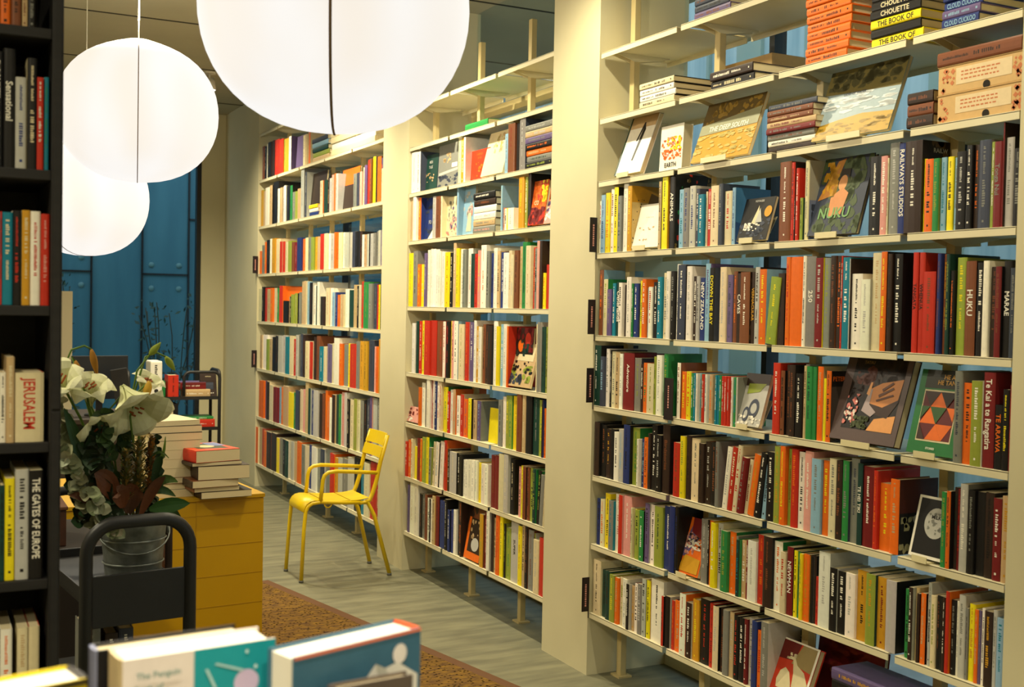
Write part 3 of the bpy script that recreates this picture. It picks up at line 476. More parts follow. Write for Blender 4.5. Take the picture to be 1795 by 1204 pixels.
for bay, k, z, data in ROWS:
    rnd = random.Random(bay+k); toks = []
    for t in data.split(';'):
        title = ''
        if '/' in t: t, title = t.split('/', 1)
        p = t.split(); lean = float(p[-1][1:]) if p[-1][0] == 'L' else 0
        toks.append((float(p[0])/1000, float(p[1])/1000, float(p[2])/1000, p[3], int(p[4]), lean, title))
    n = len(toks)
    names = [NAMES[t[3][0]] for t in toks]
    combos = [(names[i-1] if i else None, names[i], names[i+1] if i < n-1 else None) for i in range(n)]
    for i, (Y0, th, h, cc, big, lean, title) in enumerate(toks):
        sa = None
        if '@' in title: title, sa = title.split('@')
        sp = vary(PL[cc[0]], .08); ink = PL[cc[1]]
        cv = vary(PL[cc[2]], .1) if len(cc) > 2 else sp
        nextcover = cv
        dep = min(.235, max(.11, h*rnd.uniform(.66, .78)))
        if title: dep = min(.22, dep)
        off = rnd.uniform(.004, .02); hard = th > .02 and rnd.random() < .6
        t2 = max(.004, th-.0012); Yc = Y0-th/2
        ex, ey, ez = Vector((1,0,0)), Vector((0,1,0)), Vector((0,0,1))
        zz = z+.0005; yc = Yc
        if lean:
            a = math.radians(lean); ez = Vector((0, -math.sin(a), math.cos(a))); ey = Vector((0, math.cos(a), math.sin(a)))
            t2 *= .93; zz += math.sin(a)*t2/2; yc = Yc
        mt = basis((FX+off, yc, zz), ex, ey, ez)
        if big:
            nm = names[i]; shf = SHN[bay, k].replace(' of ', ', ')
            same = [j for j in range(n) if names[j] == nm]; r = same.index(i)
            if title: lb = '%s book titled %s on the %s' % (nm, title.lower(), shf)
            elif 0 < i < n-1 and combos.count(combos[i]) == 1:
                lb = ('%s book between two %s ones, %s' % (nm, combos[i][0], shf)) if combos[i][0] == combos[i][2] else ('%s book between %s and %s ones, %s' % (nm, combos[i][0], combos[i][2], shf))
            elif i == 0: lb = '%s book at the left end, %s' % (nm, shf)
            elif i == n-1: lb = '%s book at the right end, %s' % (nm, shf)
            else: lb = '%s of the %s books from the left, %s' % (ORD[min(r, 19)], nm, shf)
            if lb in used_labels: lb = '%s of the %s books from the left, %s' % (ORD[min(r, 19)], nm, shf)
            used_labels.add(lb)
            make_book(t2, h, dep, sp, cv, ink, hard, title, True, lb, GR[bay], mt, rnd, SIDEART.get(sa))
        else:
            cover_geo(stuff_c, t2, h, dep, sp, cv, hard, mt); pages_geo(stuff_c, t2, h, dep, hard, mt, (1,1,1), 1)
            if title:
                put_text(stuff_c, title, ink, mt @ Vector((-.0034, 0, h*.55)), -ez, -ey, min(t2*.8, .03), h*.75)
            else: spine_marks(stuff_c, t2, h, ink, rnd, mt, .8)
# ================================================================ face-out books
ARTS = {
 'W1': [('p',(20,52,40),[(0,0),(.06,0),(.06,1),(0,1)]),('p','w',[(.06,0),(1,0),(1,.78),(.06,.78)]),('p','a',[(.06,.78),(1,.78),(1,1),(.06,1)]),('p','k',[(.50,.22),(.56,.22),(.68,.74),(.60,.86),(.55,.60)]),('p','k',[(.44,.55),(.50,.55),(.62,.86),(.56,.86)])],  # tan top band is shade painted onto the white cover
 'EARTH': [('n','o',60,(.06,.25,.95,.7),.05,.6),('n','y',30,(.3,.45,.95,.75),.05,.6),('t','r','TWENTY',.5,.72,.08,.7),('t','r','SEVEN',.5,.6,.08,.6),('t','r','OF',.35,.36,.09,.2),('t','k','EARTH',.5,.15,.14,.85)],
 'DEEP': [('p',(96,78,40),[(0,.60),(1,.60),(1,1),(0,1)]),('n',(150,120,50),40,(0,.62,1,.98),.04,1.2),('p',(150,150,120),[(0,.45),(1,.5),(1,.78),(0,.62)]),('n',(190,170,90),60,(0,.05,1,.45),.05,.5),('t','w','THE DEEP SOUTH',.5,.54,.12,.84)],  # dark upper part paints the shelf's cast shadow into the cover
 'LAND': [('p',(150,168,176),[(0,0),(1,0),(1,1),(0,1)]),('p',(120,108,60),[(0,.66),(1,.60),(1,1),(0,1)]),('n',(84,80,50),50,(0,.68,1,1),.06,1),('n',(206,212,212),50,(0,.34,1,.62),.09,.25),('p',(186,148,52),[(0,0),(1,0),(1,.26),(.6,.30),(.3,.26),(0,.20)]),('n',(150,120,40),40,(0,0,1,.22),.05,.4),('t','f','LAND OF WATER',.42,.62,.05,.6)],
 'DOTS': [('t','a','. . . .',.5,.74,.16,.6),('n','a',8,(.2,.4,.8,.48),.03,.6),('n','a',6,(.2,.16,.8,.2),.03,.6)],
 'SHIP': [('n','f',30,(0,0,1,.5),.07,.6),('n','w',26,(.15,.22,.7,.42),.05,.5),('p','c',[(.38,.4),(.62,.42),(.52,.82)]),('p','s',[(.5,.42),(.72,.42),(.58,.76)]),('e','m',.86,.66,.12,.13),('t','s','VOYAGES',.5,.92,.07,.7)],
 'NUKU': [('n',(74,88,56),60,(0,0,1,1),.08,1),('p',(180,120,50),[(.05,.45),(.3,.95),(.45,.98),(.3,.5)]),('n','m',26,(.08,.5,.4,.95),.04,1.4),('e',(212,150,96),.5,.66,.085,.10),('p',(206,140,90),[(.36,.25),(.60,.25),(.66,.52),(.52,.6),(.38,.52)]),('p',(206,140,90),[(.34,.22),(.44,.22),(.42,.5),(.32,.48)]),('p',(34,24,18),[(.40,.66),(.42,.84),(.6,.84),(.62,.7),(.56,.76),(.46,.76)]),('t',(118,160,100),'NUKU',.46,.28,.19,.86)],
 'SCULPT': [('p','n',[(0,.75),(1,.8),(1,1),(0,1)]),('p','v',[(.2,.6),(.7,.66),(.9,.82),(.2,.8)]),('e','f',.34,.22,.13,.14),('e','s',.34,.22,.07,.08),('e','f',.62,.34,.2,.18),('e','s',.62,.34,.12,.1),('n','w',20,(0,.0,1,.2),.06,.6)],
 'PORTRAIT': [('p',(88,70,66),[(0,0),(1,0),(1,1),(0,1)]),('p',(22,15,10),[(.14,.14),(.92,.14),(.92,1),(.14,1)]),('n',(44,28,16),50,(.14,.5,.92,1),.06,1),
   ('n',(92,42,22),22,(.2,.66,.5,.9),.045,.8),('p',(198,128,66),[(.46,.44),(.66,.38),(.90,.50),(.92,.76),(.62,.70),(.46,.62)]),('p',(222,152,84),[(.54,.14),(.92,.14),(.92,.34),(.62,.28)]),
   ('p',(52,30,18),[(.44,.36),(.80,.30),(.92,.50),(.90,.52),(.70,.42),(.46,.46)]),('p',(168,150,150),[(.40,.36),(.46,.62),(.50,.62),(.50,.44),(.62,.36),(.56,.30)]),('p',(226,160,96),[(.42,.56),(.45,.70),(.48,.70),(.47,.54)]),
   ('p',(92,50,26),[(.60,.56),(.80,.66),(.82,.64),(.62,.53)]),('p',(92,50,26),[(.58,.50),(.82,.58),(.83,.56),(.60,.48)]),('p',(92,50,26),[(.64,.63),(.78,.72),(.8,.70),(.66,.60)]),
   ('n',(214,120,110),22,(.15,.18,.34,.55),.028,1),('n',(232,214,200),14,(.15,.18,.32,.5),.02,1),('n',(60,70,24),20,(.3,.15,.55,.3),.03,1),('t',(140,104,50),'TATAU',.36,.93,.05,.16)],
 'TRI': [('p',(34,110,54),[(0,0),(1,0),(1,1),(0,1)]),('p',(40,40,22),[(.12,.78),(1,.78),(1,1),(.12,1)]),('p','c',[(.14,.15),(.86,.15),(.86,.76),(.14,.76)]),('p',(96,30,30),[(.16,.17),(.84,.17),(.84,.74),(.16,.74)]),
   ('p','o',[(.16,.36),(.50,.36),(.33,.56)]),('p','o',[(.50,.36),(.84,.36),(.67,.17)]),('p','o',[(.33,.17),(.67,.17),(.50,.36)]),('p',(60,40,30),[(.16,.36),(.33,.17),(.16,.17)]),('p','o',[(.33,.56),(.67,.56),(.50,.74)]),
   ('p',(50,84,40),[(.33,.56),(.50,.36),(.67,.56)]),('p','o',[(.67,.56),(.84,.56),(.84,.40)]),('p',(60,40,30),[(.33,.56),(.5,.74),(.16,.74)]),('p',(50,84,40),[(.16,.56),(.33,.56),(.16,.40)]),('p',(40,30,26),[(.67,.56),(.84,.74),(.5,.74)]),
   ('t','m','HE A',.62,.92,.075,.5),('t','m','HE TANG',.62,.85,.075,.62),('t','w','STORIES',.5,.07,.035,.5)],
 'MOON': [('p','w',[(0,0),(1,0),(1,1),(0,1)]),('p','k',[(.07,.05),(.96,.05),(.96,.96),(.07,.96)]),('e','s',.62,.58,.33,.25),('n','g',16,(.4,.4,.85,.75),.05,.7),('t','k','MILK',.62,.68,.09,.34)],
 'PERFUME': [('p','u',[(0,.3),(.3,.3),(1,.95),(.4,1)]),('n','p',26,(.02,.35,.6,.75),.06,.8),('n','w',26,(.2,.45,.9,.62),.07,.25),('n','k',20,(.2,.5,.95,.8),.06,.2),('p','m',[(.1,.04),(.95,.04),(.95,.3),(.3,.33)]),('p','i',[(.35,.75),(1,.6),(1,1),(.3,1)])],
 'TULIP': [('p','w',[(0,0),(1,0),(1,1),(0,1)]),('p',(190,54,28),[(.05,.04),(.95,.04),(.95,.97),(.05,.97)]),('p',(96,22,16),[(.05,.62),(.5,.66),(.55,.97),(.05,.97)]),('p',(150,130,84),[(.44,.60),(.95,.54),(.95,.97),(.6,.97)]),
   ('p','c',[(.24,.12),(.62,.12),(.55,.28),(.46,.44),(.34,.50),(.24,.42),(.20,.26)]),('p','c',[(.60,.22),(.90,.12),(.95,.34),(.80,.52),(.60,.60),(.48,.74),(.46,.68),(.56,.44)]),('n','c',8,(.3,.66,.52,.78),.05,.5)],
 'TALK': [('p','d',[(.05,0),(1,0),(1,1),(.05,1)]),('t','s','MEN',.5,.8,.11,.5),('t','s','TALK',.5,.66,.11,.6),('n','a',14,(.2,.25,.8,.5),.05,.7)],
 'GREY': [('p','g',[(0,0),(1,0),(1,1),(0,1)]),('p','s',[(.05,.3),(.95,.36),(.95,.42),(.05,.36)]),('n','f',30,(0,0,1,.3),.06,.5),('p','w',[(.66,.44),(.92,.44),(.92,.54),(.66,.54)]),('n','a',10,(.2,.55,.6,.8),.05,.8)],
 'REDQ': [('p',(214,52,22),[(0,0),(1,0),(1,1),(0,1)]),('t','o','A HISTORY',.5,.86,.09,.5),('t','o','OF THE',.5,.74,.08,.4),('n','o',12,(.3,.1,.8,.62),.05,.7)],
 'LEAF': [('n','a',18,(.3,.5,.75,.95),.05,1),('n','v',8,(.4,.55,.7,.9),.03,1)],
 'FO': [('n','f',40,(0,0,1,1),.1,.3),('t','s','FO',.6,.42,.12,.4),('p','w',[(.45,0),(1,0),(1,.3)])],
 'FLORAL': [('n','g',16,(.2,.4,.7,.9),.05,1),('n','p',24,(.1,.05,.9,.5),.06,.8),('n','u',16,(.4,.1,1,.9),.05,.8)],
 'LAV': [('n','s',20,(.1,.4,.9,.9),.1,.5),('n','p',10,(.5,.35,.9,.6),.07,.9),('p','c',[(.5,.08),(.85,.08),(.8,.45),(.6,.45)])],
 'CO': [('p','r',[(0,0),(1,0),(1,1),(0,1)]),('n','o',50,(.1,.35,1,1),.1,1),('n','y',16,(.6,.5,1,1),.08,1),('n','i',30,(0,0,1,.4),.1,.7),('t','c','CO',.4,.5,.14,.4)],
 'PINKISH': [('n','w',16,(.2,.1,1,.7),.1,.8),('n','u',10,(0,.5,.7,1),.1,.8)],
 'FLOWR': [('p','o',[(0,0),(.08,0),(.08,1),(0,1)]),('n','i',16,(.1,.6,1,1),.12,.8),('e','o',.4,.7,.14,.1),('e','r',.75,.82,.14,.1),('e','r',.3,.42,.14,.1),('n','d',20,(.1,.2,.9,.8),.06,.8)],
 'PHOTO': [('p','c',[(.2,.6),(.9,.6),(.9,1),(.3,1)]),('n','v',30,(0,.1,1,.5),.08,.8),('n','k',20,(0,.3,1,.6),.05,.8),('n','f',16,(0,.05,.6,.3),.08,.8)],
 'PINKP': [('n','i',10,(0,.2,.8,.9),.1,1),('n','w',10,(0,0,.6,.4),.07,1)],
 'YELLOW': [('p','y',[(0,0),(1,0),(1,1),(0,1)])],
 'WILD': [('n','n',20,(0,.3,.7,1),.1,1),('n','a',14,(.2,.1,.7,.6),.06,1)],
 'EGG': [('p',(48,32,22),[(.15,.18),(1,.18),(1,1),(.15,1)]),('e','s',.6,.38,.24,.16),('n','a',12,(.2,.5,.8,.95),.06,1)],
 'TEAL': [('t','s','LEONARD',.5,.88,.09,.7),('n','f',20,(.1,.1,.9,.7),.08,.8)], 'DARKRED': [('n','i',30,(0,.2,1,1),.12,.9),('n',(120,40,24),16,(.2,.4,.8,.9),.08,.8),('t','m','O',.25,.42,.1,.2),('t','m','OUL',.35,.3,.1,.4)],
 'PLAIN': [], 'ORANGETOP': [('p','o',[(0,.6),(1,.6),(1,1),(0,1)]),('p','n',[(0,0),(1,0),(1,.6),(0,.6)])],
}
DLAB = ['white book with a tall black shape propped face out at the column','thick white and orange book titled EARTH facing out','golden landscape book titled THE DEEP SOUTH leaning face out','wide book with cloudy sky over golden hills propped face out','white speckled cover leaning beside the ANIMALS book','dark book with a sailing ship on its cover, propped face out','dark green book titled NUKU with a woman on the cover','pale cover with grey round sculptures beside the thin striped books',
 'large dark book with hands and flowers on the cover','green book with orange and maroon triangles on the cover','black book with a full moon and white edge on cover','orange and pink cover with black stripes beside the navy books','red book with two cream shapes on the lowest shelf','dark teal cover behind the red book with cream shapes','large dark red cover at the bottom right','teal black cover facing out at left of the middle bookcase','grey landscape book face out beside the teal black cover','bright red cover facing out on upper middle bookcase','cream book with a brown leaf leaning over the red cover',
 'navy cover facing out beside an orange spine, middle bookcase','cream floral cover facing out, middle bookcase fourth shelf','lavender cover with pale figure beside the stacked pale books','red and orange cover facing out at right end, middle bookcase','small pink cover leaning on the red and orange cover','dark cover with red flowers, sixth shelf of middle bookcase','cover with a garden photo leaning over the red flowers','small pink patterned book leaning at the column, middle bookcase','plain bright yellow cover facing out, middle bookcase','brown cover with animals on lowest shelf of middle bookcase','orange bordered cover with a silver egg, lowest middle shelf',
 'purple and white cover facing out, top shelf far bookcase','dark brown cover facing out, second shelf far bookcase','dark cover with an orange top, second shelf far bookcase','orange cover facing out behind small books, far bookcase']
M['stand'] = mat('clear_cream_stand', lin((226,214,170)), .35)
for i, (bay, k, z, Y0, wd, h, tilt, th, c, sp, art, xo) in enumerate(DISPLAYS):
    a = math.radians(tilt); th = th/1000; ez = Vector((math.sin(a), 0, math.cos(a))); ex = Vector((0,-1,0)); ey = ez.cross(ex)
    x = FX+.012+xo+(.0 if tilt > 6 or xo else .03); loc = Vector((x, Y0, z+.006 if tilt > 6 else z+.001)) + ey*(th/2)
    if tilt > 6: loc.z += .002+math.sin(a)*th
    mt = basis(loc, ex, ey, ez)
    make_book(th, h, wd, col(sp), col(c), PL['k'], th > .014, '', False, DLAB[i], 'face-out books on the wall bookcases', mt, random.Random(i), ARTS[art])
    if tilt > 12 and bay == 'n':
        q = MB(); yc = Y0-wd/2; hw = wd*.22
        q.box((x-.022, yc-hw, z+.0005), (x+.05, yc+hw, z+.004)); q.box((x-.024, yc-hw, z+.0005), (x-.021, yc+hw, z+.020))
        q.mesh([(x+.05,yc-.02,z+.004),(x+.05,yc+.02,z+.004),(x+.05+.05,yc+.02,z+.1),(x+.05+.05,yc-.02,z+.1),(x+.053,yc-.02,z+.004),(x+.053,yc+.02,z+.004),(x+.103,yc+.02,z+.1),(x+.103,yc-.02,z+.1)],
               [(0,1,2,3),(7,6,5,4),(0,4,5,1),(2,6,7,3),(1,5,6,2),(0,3,7,4)])
        o = q.build('book_stand', 'stand'); tag(o, 'small cream stand holding the '+' '.join(DLAB[i].split()[:9]), 'book stand', 'book stands on the nearest bookcase')
# ================================================================ flat stacks
SNAME = ['dark stack, top shelf near the ceiling', 'white stack beside the column', 'pair of dark flat books near the ceiling', 'orange stack near the ceiling', 'black and lime stack near the ceiling', 'blue stack at top right', 'stack between two propped landscape books', 'dark stack beside tan boxes', 'stack with two tan boxes', 'stack beside grey spine, upper middle bookcase', 'pale stack, middle bookcase', 'single green book', 'stack, top shelf, far bookcase', 'pale stack below the nearest lantern', 'small flat stack, far bookcase', 'flat books at the bottom right corner']
POS = ['lowest','second','third','fourth','fifth','sixth','seventh','eighth','topmost']
for i, (bay, k, z, Y0, wd, H, lst) in enumerate(STACKS):
    n = len(lst); t = H/n; rnd = random.Random(50+i); zz = z+.0005
    L2 = list(reversed(lst))
    ths = [t*.55]+[t*1.2]*2 if 'BX' in lst else [t]*n
    if 'BX' in lst: ths = [H*.40, H*.40, H*.20]
    for j, cc in enumerate(L2):
        tt = ths[j]; dep = (.15 if k == 'I' else .19) if bay == 'n' else .2
        ins = rnd.uniform(-.004, .008); ww = wd-rnd.uniform(0, .02)
        if 'BX' == cc:
            q = MB(); x0 = FX+.012; y1 = Y0; y0 = Y0-wd
            C1 = lin((206,170,116)); C2 = lin((222,200,160)); C3 = lin((196,120,80))
            q.box((x0, y0, zz), (x0+.24, y1, zz+tt*.97), C1, bev=.003)
            o = q.build('storage_box', 'flat'); tag(o, ('lower' if j == 0 else 'upper')+' of two tan patterned boxes on the third shelf, right', 'box', 'tan patterned boxes')
            q = MB(); q.box((x0-.0008, y0+wd*.14, zz+tt*.28), (x0, y1-wd*.22, zz+tt*.86), C2)
            r2 = random.Random(j)
            for a in range(24):
                yy = r2.choice([r2.uniform(y0+.01, y0+wd*.12), r2.uniform(y1-wd*.2, y1-.01)]); z2 = zz+r2.uniform(.1, .85)*tt; s = r2.uniform(.004, .009)
                q.face([(x0-.0006, yy-s, z2), (x0-.0006, yy, z2-s), (x0-.0006, yy+s, z2), (x0-.0006, yy, z2+s)], C3)
            for row in (.42, .56, .68):
                yy = y1-wd*.28
                while yy > y0+wd*.3:
                    l = r2.uniform(.006, .014); q.face([(x0-.001, yy, zz+tt*row), (x0-.001, yy-l, zz+tt*row), (x0-.001, yy-l, zz+tt*(row+.05)), (x0-.001, yy, zz+tt*(row+.05))], C3); yy -= l+.004
            p = q.build('paper_label', 'flat'); p.parent = o
            q = MB(); q.lathe([(0, 0), (.012, 0), (.012, .002), (0, .002)], (.02,.015,.01), n=14, smooth=False); 
            q.v = [(x0-.0015+v[2]*.5, y0+wd*.42+v[0], zz+tt*.1+v[1]) for v in q.v]
            p = q.build('finger_hole', 'flat'); p.parent = o
            q = MB(); q.box((x0-.002, y0-.001, zz+tt*.97), (x0+.242, y1+.001, zz+tt*.995), C1); p = q.build('lid', 'flat'); p.parent = o
            zz += tt; continue
        mt = basis((FX+.012+ins, Y0-ww, zz+tt/2), (1,0,0), (0,0,-1), (0,1,0))
        rest = (ORD[j] if n > 1 else '')+' from the bottom of '
        lb = ('%s book, %s from bottom of %s' % (NAMES[cc[0]], ORD[j], SNAME[i])) if n > 1 else 'green book lying alone on an upper shelf of middle bookcase'
        if len(lb.split()) > 16: lb = ' '.join(lb.split()[:16])
        ti = ''
        if i == 4: ti = {'kc': 'CHOUETTE', 'ki': 'GHOST', 'kn': 'GHOST', 'yk': 'THE BOOK OF', 'kk': ''}[cc]
        if i == 5 and cc[0] == 'b': ti = 'CLOUD CUCKOO'
        if bay == 'f':
            cover_geo(stuff_c, tt*.97, ww, dep, PL[cc[0]], PL[cc[0]], True, mt); pages_geo(stuff_c, tt*.97, ww, dep, True, mt, (1,1,1), 1); zz += tt; continue
        o = make_book(tt*.97, ww, dep, PL[cc[0]], PL[cc[0]] if cc[0] not in 'wc' else PL['k'], PL[cc[1]], tt > .024, '', not ti, lb, 'books in the '+SNAME[i], mt, rnd)
        if ti:
            tb = MB(); put_text(tb, ti, PL[cc[1]], (-.0034, 0, ww*.5), (0,0,-1), (0,-1,0), tt*.8, ww*.85); q = tb.build('spine_title', 'cover'); q.parent = o
        zz += tt
# brown carton behind the flat books, second shelf
q = MB(); CB = lin((176,146,96)); q.box((FX+.17, 3.36, 2.4275), (FX+.33, 3.66, 2.56), CB, bev=.003); q.box((FX+.168, 3.36, 2.492), (FX+.17, 3.66, 2.494), lin((120,96,60)))
o = q.build('carton', 'flat'); tag(o, 'brown cardboard carton behind the flat dark books near the ceiling', 'carton')
# section signs
M['sign'] = mat('sign_black', lin((30,20,22)), .5)
for i, (y, z, lb, bay) in enumerate(((4.287, 1.852, 'topmost black section sign on the column edge, nearest bookcase', 'n'), (4.287, 1.497, 'black section sign beside the orange spine at the column', 'n'), (4.287, 1.20, 'black section sign beside dark books at the column edge', 'n'), (4.287, .285, 'lowest black section sign on the column edge, nearest bookcase', 'n'), (3.715, 1.192, 'black section sign beside the thin striped books', 'n'),
    (9.957, 1.865, 'upper black section sign at left edge of far bookcase', 'f'), (9.957, 1.045, 'lower black section sign at left edge of far bookcase', 'f'))):
    q = MB(); wq = .036 if y < 5 else .045
    x1 = FX-.002 if i != 4 else FX-.004
    if i == 4: q.box((FX-.006, y-.03, z-.014), (FX-.003, y+.03, z+.15)); tx = None
    else: q.box((x1-wq, y-.004, z), (x1, y-.001, z+.15)); q.box((x1-.004, y-.004, z-.03), (x1-.001, y-.001, z+.0))
    o = q.build('section_sign', 'sign'); tag(o, lb, 'sign', 'black section signs')
    tb = MB(); rnd = random.Random(i); zc = z+.12
    while zc > z+.03:
        l = rnd.uniform(.004, .009)
        if i == 4: tb.face([(FX-.0065, y+.004, zc), (FX-.0065, y+.004, zc-l), (FX-.0065, y-.004, zc-l), (FX-.0065, y-.004, zc)], PL['p'])
        else: tb.face([(x1-wq*.5-.004, y-.0045, zc), (x1-wq*.5-.004, y-.0045, zc-l), (x1-wq*.5+.004, y-.0045, zc-l), (x1-wq*.5+.004, y-.0045, zc)], PL['p'])
        zc -= l+.003
    p = tb.build('sign_lettering', 'flat'); p.parent = o

# ================================================================ black rack, left
RY = 2.2
e = empty('book_rack', (-.3, RY, 0), 0, 'tall black bookshelf at the left edge, facing the viewer', 'bookshelf')
def radd(q, n, m='blackwood'): o = q.build(n, m, parent=e); o.location = (.3, -RY, 0)
for x0 in (-.86, -.34, .2025):
    q = MB(); q.box((x0, RY-.004, 0), (x0+.019, RY+.30, 2.75), bev=.002); q.box((x0+.003, RY-.008, 0), (x0+.016, RY-.003, 1.40), bev=.001); q.box((x0+.003, RY-.008, 1.405), (x0+.016, RY-.003, 2.75), bev=.001); radd(q, 'upright')
for z, _ in RACK+[(.60, ''), (.35, ''), (.1, ''), (2.34, '')]:
    for a, b in ((-.841, -.34), (-.321, .2025)):
        q = MB(); q.box((a, RY+.004, z-.018), (b, RY+.295, z), bev=.0015); radd(q, 'shelf_board')
q = MB(); q.box((-.86, RY+.30, 0), (.2215, RY+.308, 2.75)); radd(q, 'back_panel')
WHICH = ['top','second','third','fourth','fifth','lowest visible']
for si, (z, data) in enumerate(RACK):
    rnd = random.Random(90+si); toks = [t for t in data.split(';')]
    nm = [NAMES[(t.split('/')[0]).split()[3][0]] for t in toks]
    for j, t in enumerate(toks):
        title = ''
        if '/' in t: t, title = t.split('/', 1)
        p = t.split(); x0 = float(p[0])/1000; th = float(p[1])/1000; h = float(p[2])/1000; cc = p[3]
        if si == 5: h = min(h, .16)
        h = min(h, .222)
        mt = basis((x0+th/2, RY+.012+rnd.uniform(0, .008), z+.0005), (0,1,0), (-1,0,0), (0,0,1))
        if x0+th < .118:
            cover_geo(stuff_c, th*.97, h, .14, PL[cc[0]], PL[cc[0]], False, mt); pages_geo(stuff_c, th*.97, h, .14, False, mt, (1,1,1), 1); continue
        lb = '%s book%s, %s from the right on %s shelf of black rack' % (nm[j], ' titled '+title.lower() if title else '', ORD[len(toks)-1-j], WHICH[si])
        lb = ' '.join(lb.split()[:16])
        make_book(th*.97, h, .14, PL[cc[0]], PL[cc[2]] if len(cc) > 2 else PL[cc[0]], PL[cc[1]], False, title, True, lb, 'books in the black rack', mt, rnd, name='book')
    # bookends keep the half-empty shelves upright
st = stuff_c.build('books', ['cover', 'pages']); tag(st, 'remaining small upright books filling the shelves of all three wall bookcases', 'books', None, 'stuff')
# ================================================================ foreground display table and its books
M['tablewood'] = mat('display_table_wood', lin((120,92,60)), .5, noise=lin((100,74,46)), scale=6, stretch=(1,8,8))
TZ = 1.015
e = empty('display_table', (.2, 1.2, 0), 0, 'wooden display plinth under the three near hardbacks', 'table')
q = MB(); q.box((-.5, -.22, TZ-.03), (.5, .2, TZ), bev=.004); q.build('tabletop', 'tablewood', parent=e)
for x, y in ((-.47,-.19),(.43,-.19),(-.47,.15),(.43,.15)):
    q = MB(); q.box((x, y, 0), (x+.04, y+.04, TZ-.03), bev=.003); q.build('leg', 'tablewood', parent=e)
M['pages_white'] = mat('white_page_edges', lin((240,234,220)), .9, noise=lin((228,220,204)), scale=30, stretch=(8,300,1), spec=.1)
def stand_book(P, Q, th, top, spine_left, cover, spine, label, art, hard=True, back=None, tilt=0):
    """P->Q: near top edge from spine side to fore-edge side"""
    P = Vector((P[0], P[1], 0)); Q = Vector((Q[0], Q[1], 0)); ex = (Q-P).normalized(); wd = (Q-P).length; ez = Vector((0,0,1)); ey = ez.cross(ex)
    h = top-TZ-.001; s = 1 if spine_left else -1      # visible face on -ey (spine left) or +ey (spine right)
    mt = basis(Vector((P.x, P.y, TZ+.0008))+ey*s*(th/2), ex, ey, ez)
    o = make_book(th, h, wd, spine, cover, PL['k'], hard, '', False, label, 'hardbacks on the foreground table', mt, random.Random(3), art, side=-1 if spine_left else 1)
    for ch in o.children:
        if ch.name.startswith('page_block'): ch.data.materials[0] = M['pages_white']
    return o
stand_book((.486,1.153), (.329,1.102), .046, 1.25, False, lin((62,104,126)), lin((214,84,40)), 'slate blue hardback with orange edges and white moon, nearest the viewer',
  [('p',(232,120,70),[(0,.988),(1,.988),(1,1),(0,1)]),('e',(236,226,216),.82,.905,.058,.046),('p',(226,220,206),[(.46,.60),(.50,.80),(.62,.885),(.70,.855),(.80,.87),(.97,.79),(.97,.6)]),('p',(190,186,170),[(.62,.885),(.70,.855),(.74,.80),(.66,.75)]),('p',(40,36,36),[(.15,.80),(.18,.85),(.21,.80)])])
stand_book((.175,1.159), (.331,1.177), .05, 1.25, True, lin((228,216,206)), lin((206,184,140)), 'cream and teal hardback standing in the foreground centre',
  [('p',(32,150,158),[(.45,0),(1,0),(1,1),(.45,1)]),('e',(206,186,214),.80,.825,.085,.057),('p',(170,206,204),[(.58,.925),(.60,.93),(.78,.885),(.77,.875)]),('p',(170,206,204),[(.52,.91),(.54,.91),(.60,.82),(.58,.82)]),('e',(206,226,222),.80,.962,.010,.008),('e',(206,226,222),.86,.89,.011,.009),
   ('t',(120,150,140),'The Penguin',.22,.925,.038,.36),('t',(120,150,140),'Book of',.16,.87,.038,.24),('t',(120,150,140),'Short Stories',.22,.815,.038,.38)])
stand_book((.138,1.125), (-.02,1.088), .05, 1.248, False, lin((214,188,20)), lin((34,28,26)), 'yellow hardback with a black spine at the lower left corner', [('p',(60,50,20),[(0,.975),(1,.975),(1,1),(0,1)])])
mt = basis((.158, 1.236, TZ+.0008), (1,.12,0), (-.12,1,0), (0,0,1))
mt = basis((.158, 1.236, TZ+.0008), Vector((1,.12,0)).normalized(), Vector((-.12,1,0)).normalized(), (0,0,1))
make_book(.028, 1.243-TZ, .155, lin((120,124,150)), PL['k'], PL['k'], True, '', False, 'dark book with lilac spine behind the cream and teal hardback', 'hardbacks on the foreground table', mt)
mt = basis((.366, 1.094, TZ+.0008), Vector((.99,.12,0)).normalized(), Vector((-.12,.99,0)).normalized(), (0,0,1))
make_book(.016, 1.218-TZ, .088, lin((70,60,54)), lin((92,80,70)), PL['k'], True, '', False, 'small brown book in front of the slate blue hardback', 'hardbacks on the foreground table', mt)

# ================================================================ lanterns
def shade_mat():
    m = bpy.data.materials.new('lit_paper_shade'); m.use_nodes = True; nt = m.node_tree; b = nt.nodes['Principled BSDF']
    b.inputs['Base Color'].default_value = (.20,.20,.19,1); b.inputs['Roughness'].default_value = .9
    tc = nt.nodes.new('ShaderNodeTexCoord'); n = nt.nodes.new('ShaderNodeTexNoise'); n.inputs['Scale'].default_value = 3.2; n.inputs['Detail'].default_value = 1.5
    mp = nt.nodes.new('ShaderNodeMapping'); mp.inputs['Scale'].default_value = (1,1,.35); nt.links.new(tc.outputs['Object'], mp.inputs[0]); nt.links.new(mp.outputs[0], n.inputs[0])
    r = nt.nodes.new('ShaderNodeValToRGB'); r.color_ramp.elements[0].position = .38; r.color_ramp.elements[1].position = .62
    r.color_ramp.elements[0].color = (.96,.88,.78,1); r.color_ramp.elements[1].color = (1,.985,.97,1)
    nt.links.new(n.outputs[0], r.inputs[0]); nt.links.new(r.outputs[0], b.inputs['Emission Color']); b.inputs['Emission Strength'].default_value = LANTERN_EM
    return m
LANTERN_EM = .92
